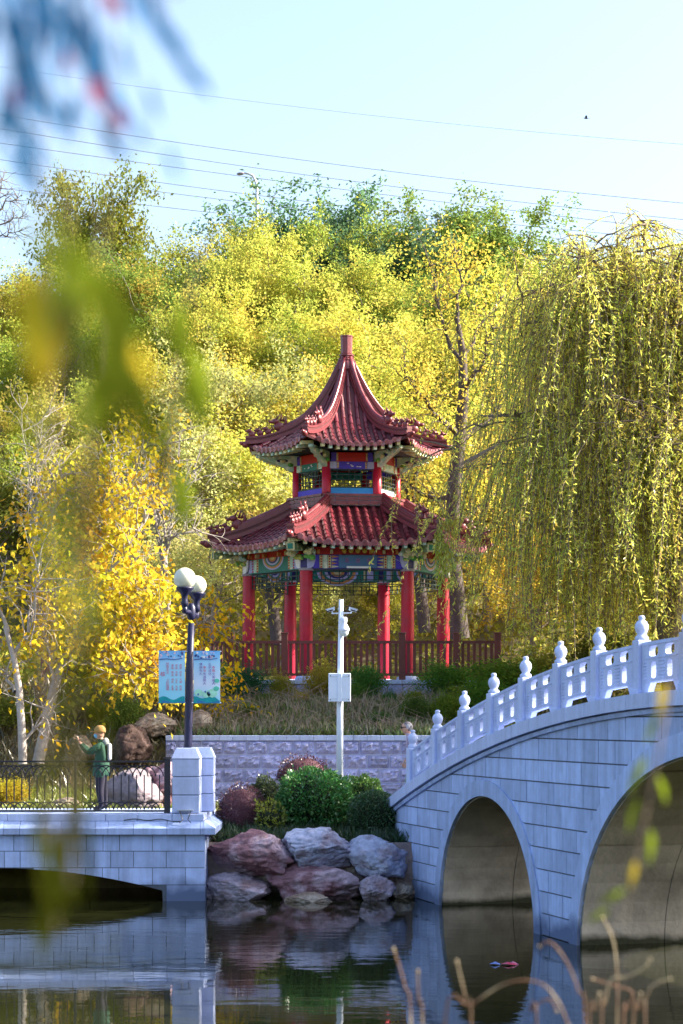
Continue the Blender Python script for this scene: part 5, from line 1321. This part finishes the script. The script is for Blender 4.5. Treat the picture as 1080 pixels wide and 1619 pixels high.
def banner(px0, px1, right, label):
    Yb = LPY - .05; a, b_ = at(px0, 1112, Yb), at(px1, 1029, Yb); W, H = b_.x - a.x, b_.z - a.z
    bn = thing('banner', (a.x, Yb, a.z), label, 'banner', 'banners on the lamp post')
    b = MB(); N = 8                                            # cloth with a slight billow
    bil = lambda u: -.012 * math.sin(math.pi * u)
    for i in range(N):
        u0, u1 = i / N, (i + 1) / N
        b.hexa([(a.x + W * u0, Yb + bil(u0), a.z), (a.x + W * u1, Yb + bil(u1), a.z), (a.x + W * u1, Yb + bil(u1) + .006, a.z), (a.x + W * u0, Yb + bil(u0) + .006, a.z), (a.x + W * u0, Yb + bil(u0), b_.z), (a.x + W * u1, Yb + bil(u1), b_.z), (a.x + W * u1, Yb + bil(u1) + .006, b_.z), (a.x + W * u0, Yb + bil(u0) + .006, b_.z)])
    b.build('cloth', bannermat('banner print ' + str(right), right), bn)
    def art(poly, m, lv, nm='printed_shape'):
        q = MB(); q.prism([(a.x + W * u, Yb - .016 - lv * .0015, a.z + H * v) for u, v in poly], (0, .0012, 0)); q.build(nm, m, bn)
    art([(.01, .005)] + [(.01 + .98 * k / 12, .10 + .035 * math.sin(k * .7 + (1.8 if right else 0)) + (.03 * math.sin(k * .35) if right else 0)) for k in range(13)] + [(.99, .005)], HILL, 1)
    art([(.15, .008)] + [(.1 + .89 * k / 8, .035 + .02 * math.sin(k * .8 + 1)) for k in range(9)] + [(.99, .008)], HILLB, 2)
    rr = random.Random(5 + right)
    for k in range(26):                                        # blossom branch across the top
        u, v = rr.uniform(.06, .94), rr.uniform(.865, .985); s_ = rr.uniform(.02, .05)
        art([(min(.99, max(.01, u + s_ * math.cos(t * 1.05 + k))), min(.995, v + s_ * .5 * math.sin(t * 1.05 + k))) for t in range(6)], (PINK, DKB, PINK, WHITEP, DKB)[k % 5], 2 + k % 3, 'printed_blossom')
    art([(.03, .845), (.3, .855), (.62, .84), (.9, .865), (.9, .85), (.6, .825), (.3, .838), (.03, .825)], DKB, 6)
    t = lambda s, u, v, sz, m, ld=1.0: text(bn, '\n'.join(s), a.x + W * u, Yb - .03, a.z + H * v, sz, m, ld)
    if not right:
        for u, words in ((.84, '富强 民主 文明 和谐'), (.68, '自由 平等 公正 法治'), (.53, '爱国 敬业 诚信 友善')):
            for k, wd in enumerate(words.split()): t(wd, u, .745 - k * .135, .052, RED, 1.0)
        t('社会主义', .345, .78, .062, RED, .92); t('核', .16, .60, .10, RED); t('心', .36, .475, .055, RED); t('价值观', .345, .42, .066, RED, .92)
    else:
        for u, s1, s2, v in ((.76, '争做', '文明德人', .71), (.42, '争当', '有道德人', .71)):
            t(s1, u, v, .062, RED, 1.0); t(s2, u, v - .125, .062, PUR, 1.0)
        t('弘扬诚信', .62, .77, .062, PUR, 1.0); t('健康有礼', .28, .77, .062, PUR, 1.0)
        for u, v, s_, m_ in ((.88, .43, .10, GRNP), (.86, .28, .11, GRNP), (.2, .2, .16, PALEG), (.7, .19, .2, PALEG), (.48, .17, .16, PALEG)):
            art([(min(.98, u + s_ * math.cos(k * .785)), v + s_ * .42 * math.sin(k * .785)) for k in range(8)], m_, 3)
        for u, v in ((.18, .17), (.45, .22), (.58, .2)):
            art([(u + .035 * math.cos(k), v + .022 * math.sin(k)) for k in range(6)], DKB, 5)
    for z in (a.z + .01, b_.z - .01):
        q = MB(); q.tube([(a.x - .02 if not right else base.x, Yb + .012, z), (b_.x + .02 if right else base.x + .05, Yb + .012, z)], .009, 6); q.build('banner_rod', WSTEEL, bn)
banner(251, 292.5, False, 'light blue banner with red vertical characters left of the lamp pole')
banner(306, 348, True, 'light blue banner with red and purple characters and green hills right of the lamp pole')

# ------------------------------------------------------------------ camera pole
CY = 42.2
cp = thing('camera_pole', (at(537.5, 1230, CY).x, CY, 1.48), 'white steel pole with surveillance cameras and a control box in front of the pavilion', 'camera pole')
b = MB(); b.tube([Vector((at(537, 1230, CY).x, CY, 1.48)), at(537.5, 1110, CY), at(539.5, 948, CY)], [.078, .07, .05], 14); b.build('pole', WSTEEL, cp, smooth=True)
b = MB(); b.box(at(537, 1087, CY - .13), (.47, .16, .60)); bx_ = b.build('control_box', WSTEEL, cp, bevel=.01)
for s_ in (-1, 1):
    for z in (1068.5, 1106): q = MB(); q.ball(at(537 + s_ * 14.5, z, CY - .215), .011, 6, 4); q.build('bolt', IRON, bx_)
b = MB(); b.box(at(537, 1087, CY - .214), (.09, .02, .60)); b.build('box_strap', WSTEEL, bx_, bevel=.004)
for y in (1070, 1105): b = MB(); b.box(at(537, y, CY - .212), (.4, .006, .008)); b.build('box_seam', GALV, bx_)
b = MB(); b.tube([at(524, 970, CY), at(556, 969, CY)], .014, 8); b.build('cross_arm', WSTEEL, cp)
for s_, px in ((-1, 523), (1, 558)):
    c = at(px, 964.5, CY); M = Matrix.Rotation(R(16 * s_), 3, 'Y')
    b = MB(); b.box(c, (.175, .1, .058), M=M); hs_ = b.build('camera_housing', WSTEEL, cp, bevel=.012)
    b = MB(); b.box(c + M @ Vector((0, 0, .036)), (.20, .12, .012), M=M); b.build('sun_shield', WSTEEL, hs_)
    b = MB(); b.box(c + M @ Vector((.02 * s_, -.05, -.012)), (.13, .02, .028), M=M); b.build('lens_strip', LENS, hs_)
    b = MB(); b.box(c + M @ Vector((.088 * s_, 0, 0)), (.012, .08, .05), M=M); b.build('lens_strip', LENS, hs_)
    b = MB(); b.tube([c + M @ Vector((-.02 * s_, 0, -.03)), at(px - s_ * 3, 970, CY)], .015, 6); b.build('bracket', WSTEEL, hs_)
b = MB(); b.lathe([(.055, .19), (.07, .18), (.075, .1), (.06, .06), (.115, -.04), (.122, -.09), (.115, -.1)][::-1], at(543.5, 990, CY - .1), 16); dm = b.build('dome_camera', WSTEEL, cp, smooth=True)
b = MB(); b.ball(at(544, 999.5, CY - .1), (.098, .098, .10), 16, 10); b.build('dome_glass', mat('pale dome glass', (.62, .68, .70), .15, .1), dm, smooth=True)
b = MB(); b.tube([at(539, 985, CY), at(542, 979, CY - .06), at(543.5, 980, CY - .1)], .03, 8); b.build('dome_bracket', WSTEEL, dm)
b = MB(); b.box(at(535.3, 963, CY - .05), (.035, .05, .05)); b.build('junction_box', GALV, cp)

# ------------------------------------------------------------------ people
SKIN = mat('skin', (.62, .34, .24), .55, .08, 9)
def person(name, label, loc, J, E, head, mats, pick, yaw=0.0, fingers=()):
    """one skinned body: J joint -> (point, radius), E edges; head: (centre, radii)"""
    root = thing(name, loc, label, 'person'); nm = list(J); me = bpy.data.meshes.new('body')
    me.from_pydata([J[k][0] for k in nm], [(nm.index(a), nm.index(b)) for a, b in E], [])
    o = bpy.data.objects.new('tmp', me); col.objects.link(o); md = o.modifiers.new('s', 'SKIN')
    for i, k in enumerate(nm):
        v = me.skin_vertices[0].data[i]; r_ = J[k][1]; v.radius = r_ if hasattr(r_, '__len__') else (r_, r_); v.use_root = (k == 'pelvis')
    md.use_smooth_shade = True; o.modifiers.new('u', 'SUBSURF').levels = 2
    body = bpy.data.meshes.new_from_object(o.evaluated_get(bpy.context.evaluated_depsgraph_get())); bpy.data.objects.remove(o)
    bm = bmesh.new(); bm.from_mesh(body)
    hb = MB(); hc, hr = Vector(head[0]), head[1]
    hb.ball(hc, hr, 16, 12); f = Vector(head[2])
    hb.tube([hc + f * hr[0] * .9 + Vector((0, 0, .02)), hc + f * (hr[0] + .022) + Vector((0, 0, -.022)), hc + f * hr[0] * .93 + Vector((0, 0, -.035))], [.008, .014, .01], 6)      # nose
    hb.tube([hc + f * hr[0] * .80 + Vector((0, -.02, -.065)), hc + f * (hr[0] * .84) + Vector((0, 0, -.068)), hc + f * hr[0] * .80 + Vector((0, .02, -.065))], .008, 5)   # mouth
    for s_ in (-1, 1): hb.ball(hc + Vector((.015, s_ * hr[1] * .98, -.01)), (.022, .01, .034), 6, 5)           # ears
    for P, rr in fingers: hb.tube(P, rr, 6)
    hm = hb.mesh('head', None); bm.from_mesh(hm); bm.to_mesh(body); bm.free()
    for m in mats: body.materials.append(m)
    for p in body.polygons: p.material_index = pick(p.center); p.use_smooth = True
    b_ = put('body', body, root, loc); root.rotation_euler = (0, 0, yaw)
    return root
def sub(root, name, mb, m, smooth=True, bevel=0):
    o = bpy.data.objects.new(name, mb.mesh(name, m, smooth, None, bevel)); col.objects.link(o); o.parent = root; return o
def hand(w, d, thumb, curl, s=1.0):
    """palm end w, finger direction d: five fingers of unequal length, bent at the knuckles"""
    out = []; w = Vector(w); d = Vector(d).normalized(); up = Vector(thumb).normalized(); cv = Vector(curl).normalized()
    for k, ln in enumerate((.068, .078, .074, .058)):
        b0 = w + up * (.028 - .019 * k) * s; m1 = b0 + (d * .6 + cv * .15) * ln * s; m2 = m1 + (d * .3 + cv * .4) * ln * .7 * s; out.append(([b0 - d * .02, b0, m1, m2], [.009, .0095, .0085, .006]))
    t0 = w - d * .045 + up * .03 * s; out.append(([t0, t0 + (up * .7 + d * .5) * .035, t0 + (up * .35 + d * .9 + cv * .3) * .06], [.011, .0105, .007])); return out
GREENJ = mat('green jacket', (.016, .07, .042), .8, .25, 9, .5, 30); BLKT = mat('black trousers', (.015, .013, .03), .85, .2, 8); SHOE = mat('dark shoes', (.02, .02, .025), .6, .1)
p1 = Vector((at(160, 1200, 39.4).x, 39.4, 1.625))
J = dict(pelvis=((.0, 0, .84), (.15, .14)), waist=((.0, 0, 1.0), (.15, .13)), chest=((.01, 0, 1.2), (.17, .14)), nb=((.01, 0, 1.35), (.08, .075)), neck=((-.01, 0, 1.42), .055), head=((-.03, 0, 1.5), .07),
  hl=((.0, -.09, .74), .115), kl=((-.02, -.10, .44), .085), al=((.02, -.10, .10), .058), tl=((-.15, -.11, .045), .042), hr=((.0, .09, .74), .115), kr=((.03, .10, .44), .085), ar=((.07, .10, .10), .058), tr=((-.10, .11, .045), .042),
  sl=((.0, -.18, 1.31), .075), el=((-.24, -.22, 1.16), .062), wl=((-.39, -.15, 1.335), .045), hl2=((-.42, -.14, 1.39), (.035, .024)),
  sr=((.0, .18, 1.31), .075), er=((-.22, .21, 1.15), .062), wr=((-.37, .06, 1.31), .045), hr2=((-.41, .0, 1.37), (.035, .024)))
E = [('pelvis', 'waist'), ('waist', 'chest'), ('chest', 'nb'), ('nb', 'neck'), ('neck', 'head'), ('pelvis', 'hl'), ('hl', 'kl'), ('kl', 'al'), ('al', 'tl'), ('pelvis', 'hr'), ('hr', 'kr'), ('kr', 'ar'), ('ar', 'tr'), ('chest', 'sl'), ('sl', 'el'), ('el', 'wl'), ('wl', 'hl2'), ('chest', 'sr'), ('sr', 'er'), ('er', 'wr'), ('wr', 'hr2')]
def pick1(c):
    if c.z < .085: return 3
    if c.z < .70: return 2
    if (c.x < -.36 and c.z > 1.335) or c.z > 1.43: return 0
    return 1
per = person('person', 'person in green jacket, tan cap and blue mask holding up a phone behind the fence', p1, J, E, ((-.035, 0, 1.535), (.095, .078, .115), (-1, 0, 0)), [SKIN, GREENJ, BLKT, SHOE], pick1,
   fingers=hand((-.43, -.14, 1.42), (0, 0, 1), (0, 1, 0), (-1, .2, 0)) + hand((-.42, .0, 1.40), (0, -.4, 1), (.3, -1, 0), (-1, -.2, 0)))
b = MB(); b.lathe([(.112, -.01), (.118, .02), (.11, .07), (.08, .115), (.03, .135)], (-.025, 0, 1.57), 16); sub(per, 'cap', b, mat('tan cap', (.48, .27, .10), .85, .2, 12))
b = MB(); b.prism([(-.025 + .10 * math.cos(t) - (.10 if abs(t - math.pi) < 1.2 else 0), .10 * math.sin(t), 1.575) for t in [math.pi * .5 + math.pi * k / 10 for k in range(11)]], (0, 0, .014)); sub(per, 'cap_brim', b, MATS['tan cap'], False)
b = MB(); b.ball((-.085, 0, 1.50), (.062, .07, .055), 12, 8); sub(per, 'face_mask', b, mat('blue mask', (.18, .50, .78), .8, .1))
b = MB(); b.box((-.455, -.07, 1.455), (.012, .145, .075)); b2 = sub(per, 'phone', b, mat('phone case', (.75, .70, .55), .4, 0), False, .004)
b = MB()                                                   # jacket skirt, hood and belt line
b.lathe([(.165, .70), (.172, .78), (.165, .9), (.16, 1.0), (.15, 1.02)], (0, 0, 0), 16); sub(per, 'jacket_hem', b, GREENJ)
b = MB(); b.ball((.09, 0, 1.37), (.07, .12, .09), 12, 8); sub(per, 'hood', b, mat('hood lining', (.35, .37, .36), .9, .3, 20))
b = MB(); b.box((.165, 0, 1.18), (.07, .24, .34)); sub(per, 'backpack', b, mat('grey backpack', (.40, .38, .38), .8, .2, 10), True, .03)

LILAC = mat('lilac shirt', (.45, .36, .50), .85, .2, 14, .3, 30); GTR = mat('sage trousers', (.26, .34, .30), .85, .35, 5, c2=(.45, .50, .48), c2s=14)
s2 = -.85; p2 = BP(s2, deck(s2) + .1, -.36); p2.z = deck(s2) + .10
J = dict(pelvis=((.02, 0, .86), (.13, .14)), waist=((.0, 0, 1.0), (.12, .13)), chest=((-.04, 0, 1.2), (.13, .16)), nb=((-.06, 0, 1.34), (.07, .075)), neck=((-.09, 0, 1.40), .055), head=((-.12, 0, 1.47), .07),
  hl=((.0, -.09, .76), .10), kl=((-.09, -.10, .46), .075), al=((-.06, -.10, .10), .052), tl=((-.22, -.11, .045), .04), hr=((.02, .09, .76), .10), kr=((.02, .10, .45), .075), ar=((.14, .10, .11), .052), tr=((.0, .11, .045), .04),
  sl=((-.05, -.18, 1.30), .07), el=((.02, -.24, 1.05), .052), wl=((-.10, -.22, .86), .04), hl2=((-.14, -.21, .80), (.034, .024)), sr=((-.05, .18, 1.30), .07), er=((.0, .24, 1.05), .052), wr=((-.12, .22, .86), .04), hr2=((-.16, .21, .80), (.034, .024)))
def pick2(c):
    if c.z < .085: return 3
    if c.z < .84 and abs(c.y) < .19: return 2
    if c.z > 1.40 or (c.z < .88 and abs(c.y) > .17): return 0
    return 1
pe2 = person('person', 'grey-haired person in sunglasses and lilac top at the foot of the arch bridge', p2, J, E, ((-.125, 0, 1.50), (.098, .078, .12), (-1, 0, 0)), [SKIN, LILAC, GTR, SHOE], pick2,
   fingers=hand((-.15, -.21, .77), (-.1, 0, -1), (-1, 0, 0), (-.4, .6, 0)) + hand((-.17, .21, .77), (-.1, 0, -1), (-1, 0, 0), (-.4, -.6, 0)))
b = MB(); b.ball((-.10, 0, 1.525), (.108, .09, .108), 14, 10, Matrix.Rotation(R(-25), 3, 'Y')); hair = sub(pe2, 'hair', b, mat('grey hair', (.50, .47, .50), .8, .4, 40, .8, 60, c2=(.12, .10, .12), c2s=12))
for v in hair.data.vertices:                                # leave the face free
    if v.co.x < -.135 and v.co.z < 1.565: v.co.x = -.135 + (v.co.x + .135) * .1
b = MB(); b.box((-.222, 0, 1.52), (.018, .14, .04)); b.box((-.16, -.082, 1.525), (.13, .008, .012)); b.box((-.16, .082, 1.525), (.13, .008, .012)); sub(pe2, 'sunglasses', b, BLACKC, False)

# ------------------------------------------------------------------ street lamp on the hill, wires, bird, floating litter
sy = 112.0
sl_ = thing('street_lamp', (at(406, 325, sy).x, sy, hgt(at(406, 325, sy).x, sy)), 'tall grey street lamp with curved arm above the ridge trees', 'street lamp')
b = MB(); P = [Vector((at(406, 400, sy).x, sy, hgt(at(406, 400, sy).x, sy) - .2)), at(406, 330, sy), at(406, 298, sy), at(404.5, 287, sy), at(400, 278, sy), at(393, 274.5, sy), at(384, 273.5, sy)]
b.tube(P, [.11, .085, .075, .07, .065, .06, .055], 8); b.build('pole', GALV, sl_, smooth=True)
b = MB(); b.ball(at(380.5, 274.5, sy), (.24, .13, .085), 12, 8, Matrix.Rotation(R(-6), 3, 'Y')); b.build('lamp_head', mat('lamp head', (.22, .20, .24), .5, .1), sl_, smooth=True)
WIRE = mat('wire', (.18, .20, .25), .6, 0)
wires = [(105, 177, 228), (181, 261, 321), (203, 284, 347), (226, 299, 364), (252, 325, 380), (271, 338, 398), (297, 358, 410)]
WN = ('topmost faint', 'second', 'third', 'fourth', 'fifth', 'sixth', 'lowest')
for (a, m_, c), nm in zip(wires, WN):
    Yw = 130.0; P = []
    for k in range(-6, 27):
        x = k * 60.0 - 0; u = x / 540.0; y = a * (u - 1) * (u - 2) / 2 - m_ * u * (u - 2) + c * u * (u - 1) / 2; P.append(at(x, y, Yw))
    b = MB(); b.tube(P, .022 if nm != 'topmost faint' else .013, 4); tag(b.build('power_line', WIRE), f'{nm} overhead power line crossing the sky, counted from the top', 'power line', 'power lines across the sky')
bp_ = at(927, 187, 80); bd = thing('bird', bp_, 'small dark bird flying high at the upper right', 'bird'); DB = mat('dark feathers', (.02, .02, .025), .8, .2)
b = MB(); b.ball(bp_, (.075, .03, .028), 8, 6); b.ball(bp_ + Vector((-.075, 0, .012)), .022, 6, 5); b.tube([bp_ + Vector((-.09, 0, .012)), bp_ + Vector((-.12, 0, .006))], [.012, .003], 4); b.tube([bp_ + Vector((.06, 0, 0)), bp_ + Vector((.14, 0, .0))], [.018, .028], 4, squash=.3); b.build('body', DB, bd, smooth=True)
for s_ in (-1, 1):
    b = MB(); b.prism([bp_ + Vector(v) * .62 for v in ((-.06, 0, .02), (-.10, s_ * .14, .07), (-.05, s_ * .3, .09), (.0, s_ * .3, .085), (.05, s_ * .14, .06), (.06, 0, .02))], (0, 0, .01)); b.build('wing', DB, bd)
lt = at(798, 1526, 1); f_ = EYE / (1526 - HY) * F; lt = Vector(((798 - CX) * f_ / F, f_, .004))
ltr = thing('floating_wrapper', lt, 'small red and blue plastic wrapper floating on the pond below the small arch', 'litter')
for q, (m_, dx, dy, s_) in enumerate(((mat('red plastic', (.45, .03, .08), .35, .2, 20), .05, 0, .13), (mat('blue plastic', (.15, .22, .55), .35, .2, 20), -.13, .02, .1), (mat('pink plastic', (.55, .2, .35), .35, .2, 20), .12, .05, .08))):
    b = MB(); r = random.Random(q)
    pts_ = [lt + Vector((dx + s_ * math.cos(k * .9) * r.uniform(.6, 1.1), dy + s_ * .6 * math.sin(k * .9) * r.uniform(.6, 1.1), r.uniform(.0, .02))) for k in range(7)]; c_0 = lt + Vector((dx, dy, .045))
    o0 = len(b.v); b.add(pts_ + [c_0], [(k, (k + 1) % 7, 7) for k in range(7)]); b.build('wrapper_sheet', m_, ltr)

# ------------------------------------------------------------------ dry bent reeds on the near shore
RD = [mat('reed orange', (.11, .055, .03), .7, .35, 14, c2=(.36, .29, .18), c2s=5, c2lo=.5, c2hi=.62), mat('reed pale', (.30, .25, .16), .7, .3, 14, c2=(.10, .055, .03), c2s=4, c2lo=.45, c2hi=.6)]
RS = .8
reeds = [([(668, 1640), (662, 1590), (660, 1535)], 8.0, 1, 'upright pale-tipped reed, second stem from the left'), ([(650, 1640), (640, 1560), (622, 1500)], 8.4, 0, 'leftmost brown reed leaning left'), ([(745, 1640), (738, 1590), (722, 1520)], 7.6, 1, 'pale reed leaning left, third stem from the left'),
  ([(700, 1640), (745, 1590), (800, 1555), (850, 1553), (880, 1580), (900, 1625)], 7.4, 0, 'broad arching reed bent over in a hoop'), ([(925, 1640), (915, 1570), (895, 1520), (870, 1490), (852, 1497)], 7.8, 0, 'brown reed hooking left under the bridge pier'),
  ([(975, 1640), (976, 1560), (970, 1490), (952, 1450)], 8.2, 1, 'tallest upright pale reed near the large arch'), ([(950, 1640), (956, 1590), (965, 1550), (990, 1545), (1018, 1530), (1028, 1515)], 7.6, 1, 'reed bending right with a pale bulbous tip'),
  ([(985, 1640), (990, 1600), (1000, 1570), (975, 1560), (935, 1548)], 7.9, 0, 'reed folded back to the left'), ([(1020, 1640), (1015, 1600), (1030, 1560), (1060, 1548)], 7.5, 1, 'rightmost reed arching right'), ([(930, 1640), (940, 1600), (948, 1570)], 7.7, 1, 'short pale stub of reed between the bent ones'), ([(1000, 1640), (1008, 1600), (1012, 1570)], 7.7, 1, 'short pale reed stub at the right'), ([(850, 1640), (838, 1600), (868, 1580), (880, 1600)], 8.0, 0, 'small curled brown reed below the middle pier')]
for P, Yr, mi, lab in reeds:
    Yr *= RS
    Q = []; V = [at(x, y, Yr) for x, y in P]; V = [Vector((V[0].x, Yr + .2, -.1))] + [Vector((V[0].x, Yr + .1, 1.2))] + V
    for i in range(1, len(V) - 1):
        for k in range(4):
            u = k / 4; p0, p1_, p2_, p3 = V[i - 1], V[i], V[i + 1], V[min(i + 2, len(V) - 1)]
            Q.append(.5 * ((2 * p1_) + (p2_ - p0) * u + (2 * p0 - 5 * p1_ + 4 * p2_ - p3) * u * u + (3 * p1_ - p0 - 3 * p2_ + p3) * u ** 3))
    Q = [V[0]] + Q + [V[-1]]
    rd_ = thing('reed', V[0], 'dry ' + lab, 'reed', 'dry reeds on the near shore')
    b = MB(); b.tube(Q, [.0034] * (len(Q) - 3) + [.0032, .003, .0025], 7); b.build('stem', RD[mi], rd_, smooth=True)
    b = MB(); b.tube([Q[-2].lerp(Q[-1], .4), Q[-1], Q[-1] + (Q[-1] - Q[-2]) * .25], [.005, .006, .003], 6); b.build('tip', RD[1], rd_, smooth=True)

# ------------------------------------------------------------------ near branches hanging into view (out of focus)
LM = {'g': leafmat('near green leaf', .02, .8, 1.2, .55, (.12, .18, .012)), 'y': leafmat('near yellow leaf', .02, .8, 1.2, .55, (.36, .30, .02)), 'd': leafmat('near dark leaf', .02, .7, 1.2, .35, (.035, .045, .004)), 'b': leafmat('near blue-green leaf', .02, .7, 1.2, .25, (.025, .12, .33)), 'r': leafmat('near red leaf', .02, .8, 1.2, .4, (.26, .06, .12))}
lf = MB()
for q in range(7):
    u = q / 6; w_ = math.sin(math.pi * u ** .8) * .5; z = -.12 * math.sin(math.pi * u)
    lf.v += [(u, -w_, z + .15 * w_ * .3), (u, 0, z), (u, w_, z + .15 * w_ * .3)]
for q in range(6):
    for e in range(2): lf.f.append((q * 3 + e, q * 3 + e + 1, q * 3 + 3 + e + 1, q * 3 + 3 + e))
LFM = {}
for k in LM: LFM[k] = lf.mesh('leaf', LM[k], smooth=True)
def near_branch(label, stem, Yn, lvs, seed, name='willow_branch'):
    rt = thing(name, at(stem[0][0], stem[0][1], Yn), label, 'branch', 'branches hanging close before the lens'); r = random.Random(seed)
    b = MB(); b.tube([at(x, y, Yn) for x, y in stem], [.0013 * Yn / 2] * (len(stem) - 1) + [.001], 6); b.build('stem', BARK_B, rt)
    for x, y, ln, wd, an, k in lvs:
        o = put('leaf', LFM[k], rt, at(x, y, Yn + r.uniform(-.06, .06)))
        o.rotation_euler = (R(r.uniform(60, 120)), R(an), R(r.uniform(-15, 15))); o.rotation_euler = Matrix.Rotation(R(an), 3, 'Y').to_4x4().to_euler() if False else (R(90 + r.uniform(-35, 35)), R(an), 0)
        o.scale = (ln * Yn / F, wd * Yn / F, ln * Yn / F)
def hang(x0, y0, x1, y1, n, ln, wd, ks, seed, an=(60, 120)):
    r = random.Random(seed); out = []
    for k in range(n):
        u = (k + r.random()) / n; out.append((x0 + (x1 - x0) * u + r.uniform(-14, 14), y0 + (y1 - y0) * u, ln * r.uniform(.7, 1.2), wd * r.uniform(.7, 1.2), r.uniform(*an), r.choice(ks)))
    return out
near_branch('long dark olive strand hanging blurred down the left side to the fence', [(180, -200), (165, 300), (135, 800), (118, 1100), (112, 1400)], 1.75, hang(150, 640, 118, 1360, 13, 150, 24, 'ddd', 1), 1)
near_branch('bright yellow-green blurred leaves in front of the left trees', [(140, -200), (120, 200), (100, 460)], 1.5, hang(110, 330, 170, 560, 5, 190, 44, 'gyg', 2, (50, 110)) + [(45, 430, 190, 60, 80, 'y'), (150, 430, 170, 60, 70, 'd'), (200, 560, 150, 60, 120, 'g'), (120, 380, 200, 55, 95, 'd')], 2)
near_branch('wide soft veil of out-of-focus yellow-green leaves very close at the left', [(60, -250), (70, 200), (110, 600), (120, 1000)], .95, hang(60, 330, 190, 620, 7, 190, 34, 'gdyd', 31, (55, 115)) + hang(40, 560, 130, 900, 6, 190, 30, 'dgd', 32, (60, 120)) + hang(200, 420, 230, 640, 3, 160, 34, 'gdg', 33, (60, 120)), 31)
near_branch('green blurred leaves left of the pavilion', [(330, 380), (310, 420), (280, 560), (270, 800)], 2.3, hang(288, 460, 270, 760, 6, 120, 30, 'gdg', 3), 3)
near_branch('blue-looking blurred leaf cluster against the sky at the top left', [(-40, -150), (-10, -20), (15, 80), (20, 200)], 1.9, hang(-15, -70, 30, 230, 9, 150, 28, 'bbb', 4, (45, 100)) + hang(20, -60, 60, 120, 5, 130, 24, 'bbb', 44, (50, 110)) + [(4, 165, 60, 22, 90, 'd'), (22, 130, 50, 22, 80, 'r')], 4)
near_branch('blurred blue and red leaves hanging in the middle of the top left sky', [(60, -150), (85, -20), (120, 80), (185, 190)], 1.9, hang(50, -70, 120, 80, 6, 140, 24, 'bbb', 5, (45, 100)) + hang(110, -60, 180, 130, 6, 130, 22, 'bbb', 25, (50, 110)) + hang(100, 120, 150, 200, 3, 90, 18, 'bbb', 26, (50, 110)) + [(95, 70, 44, 26, 70, 'r'), (140, 125, 60, 34, 60, 'r'), (180, 168, 44, 26, 70, 'r'), (215, 200, 40, 14, 60, 'b'), (160, -20, 60, 30, 50, 'r')], 14)
near_branch('slender blue-looking blurred leaves trailing right of the top left cluster', [(225, -150), (240, -40), (262, 60), (300, 120)], 1.8, [(238, -40, 120, 26, 80, 'b'), (258, 40, 80, 26, 62, 'b'), (276, 88, 90, 22, 48, 'b'), (246, 10, 90, 20, 70, 'b'), (205, -60, 110, 22, 80, 'b'), (190, 60, 80, 14, 75, 'b'), (232, 130, 70, 12, 75, 'b'), (262, 225, 70, 12, 70, 'b'), (285, -60, 60, 18, 100, 'r')], 6)
near_branch('olive blurred leaves over the dark arch at lower left', [(60, -200), (70, 600), (75, 1200), (90, 1480)], 1.9, hang(80, 1260, 70, 1440, 6, 110, 34, 'ddd', 7, (50, 130)), 7)
near_branch('small green and yellow leaves hanging in front of the large arch at right', [(1130, -200), (1120, 500), (1075, 1000), (1040, 1200), (985, 1460)], 3.2, [(1050, 1080, 56, 13, 100, 'y'), (1040, 1130, 50, 11, 110, 'g'), (1022, 1195, 70, 13, 115, 'g'), (1010, 1260, 60, 11, 105, 'g'), (1030, 1310, 60, 12, 95, 'g'), (1040, 1225, 50, 11, 75, 'g'), (1005, 1360, 48, 10, 100, 'y'), (990, 1405, 50, 11, 150, 'g'), (962, 1440, 40, 11, 150, 'g')], 8)
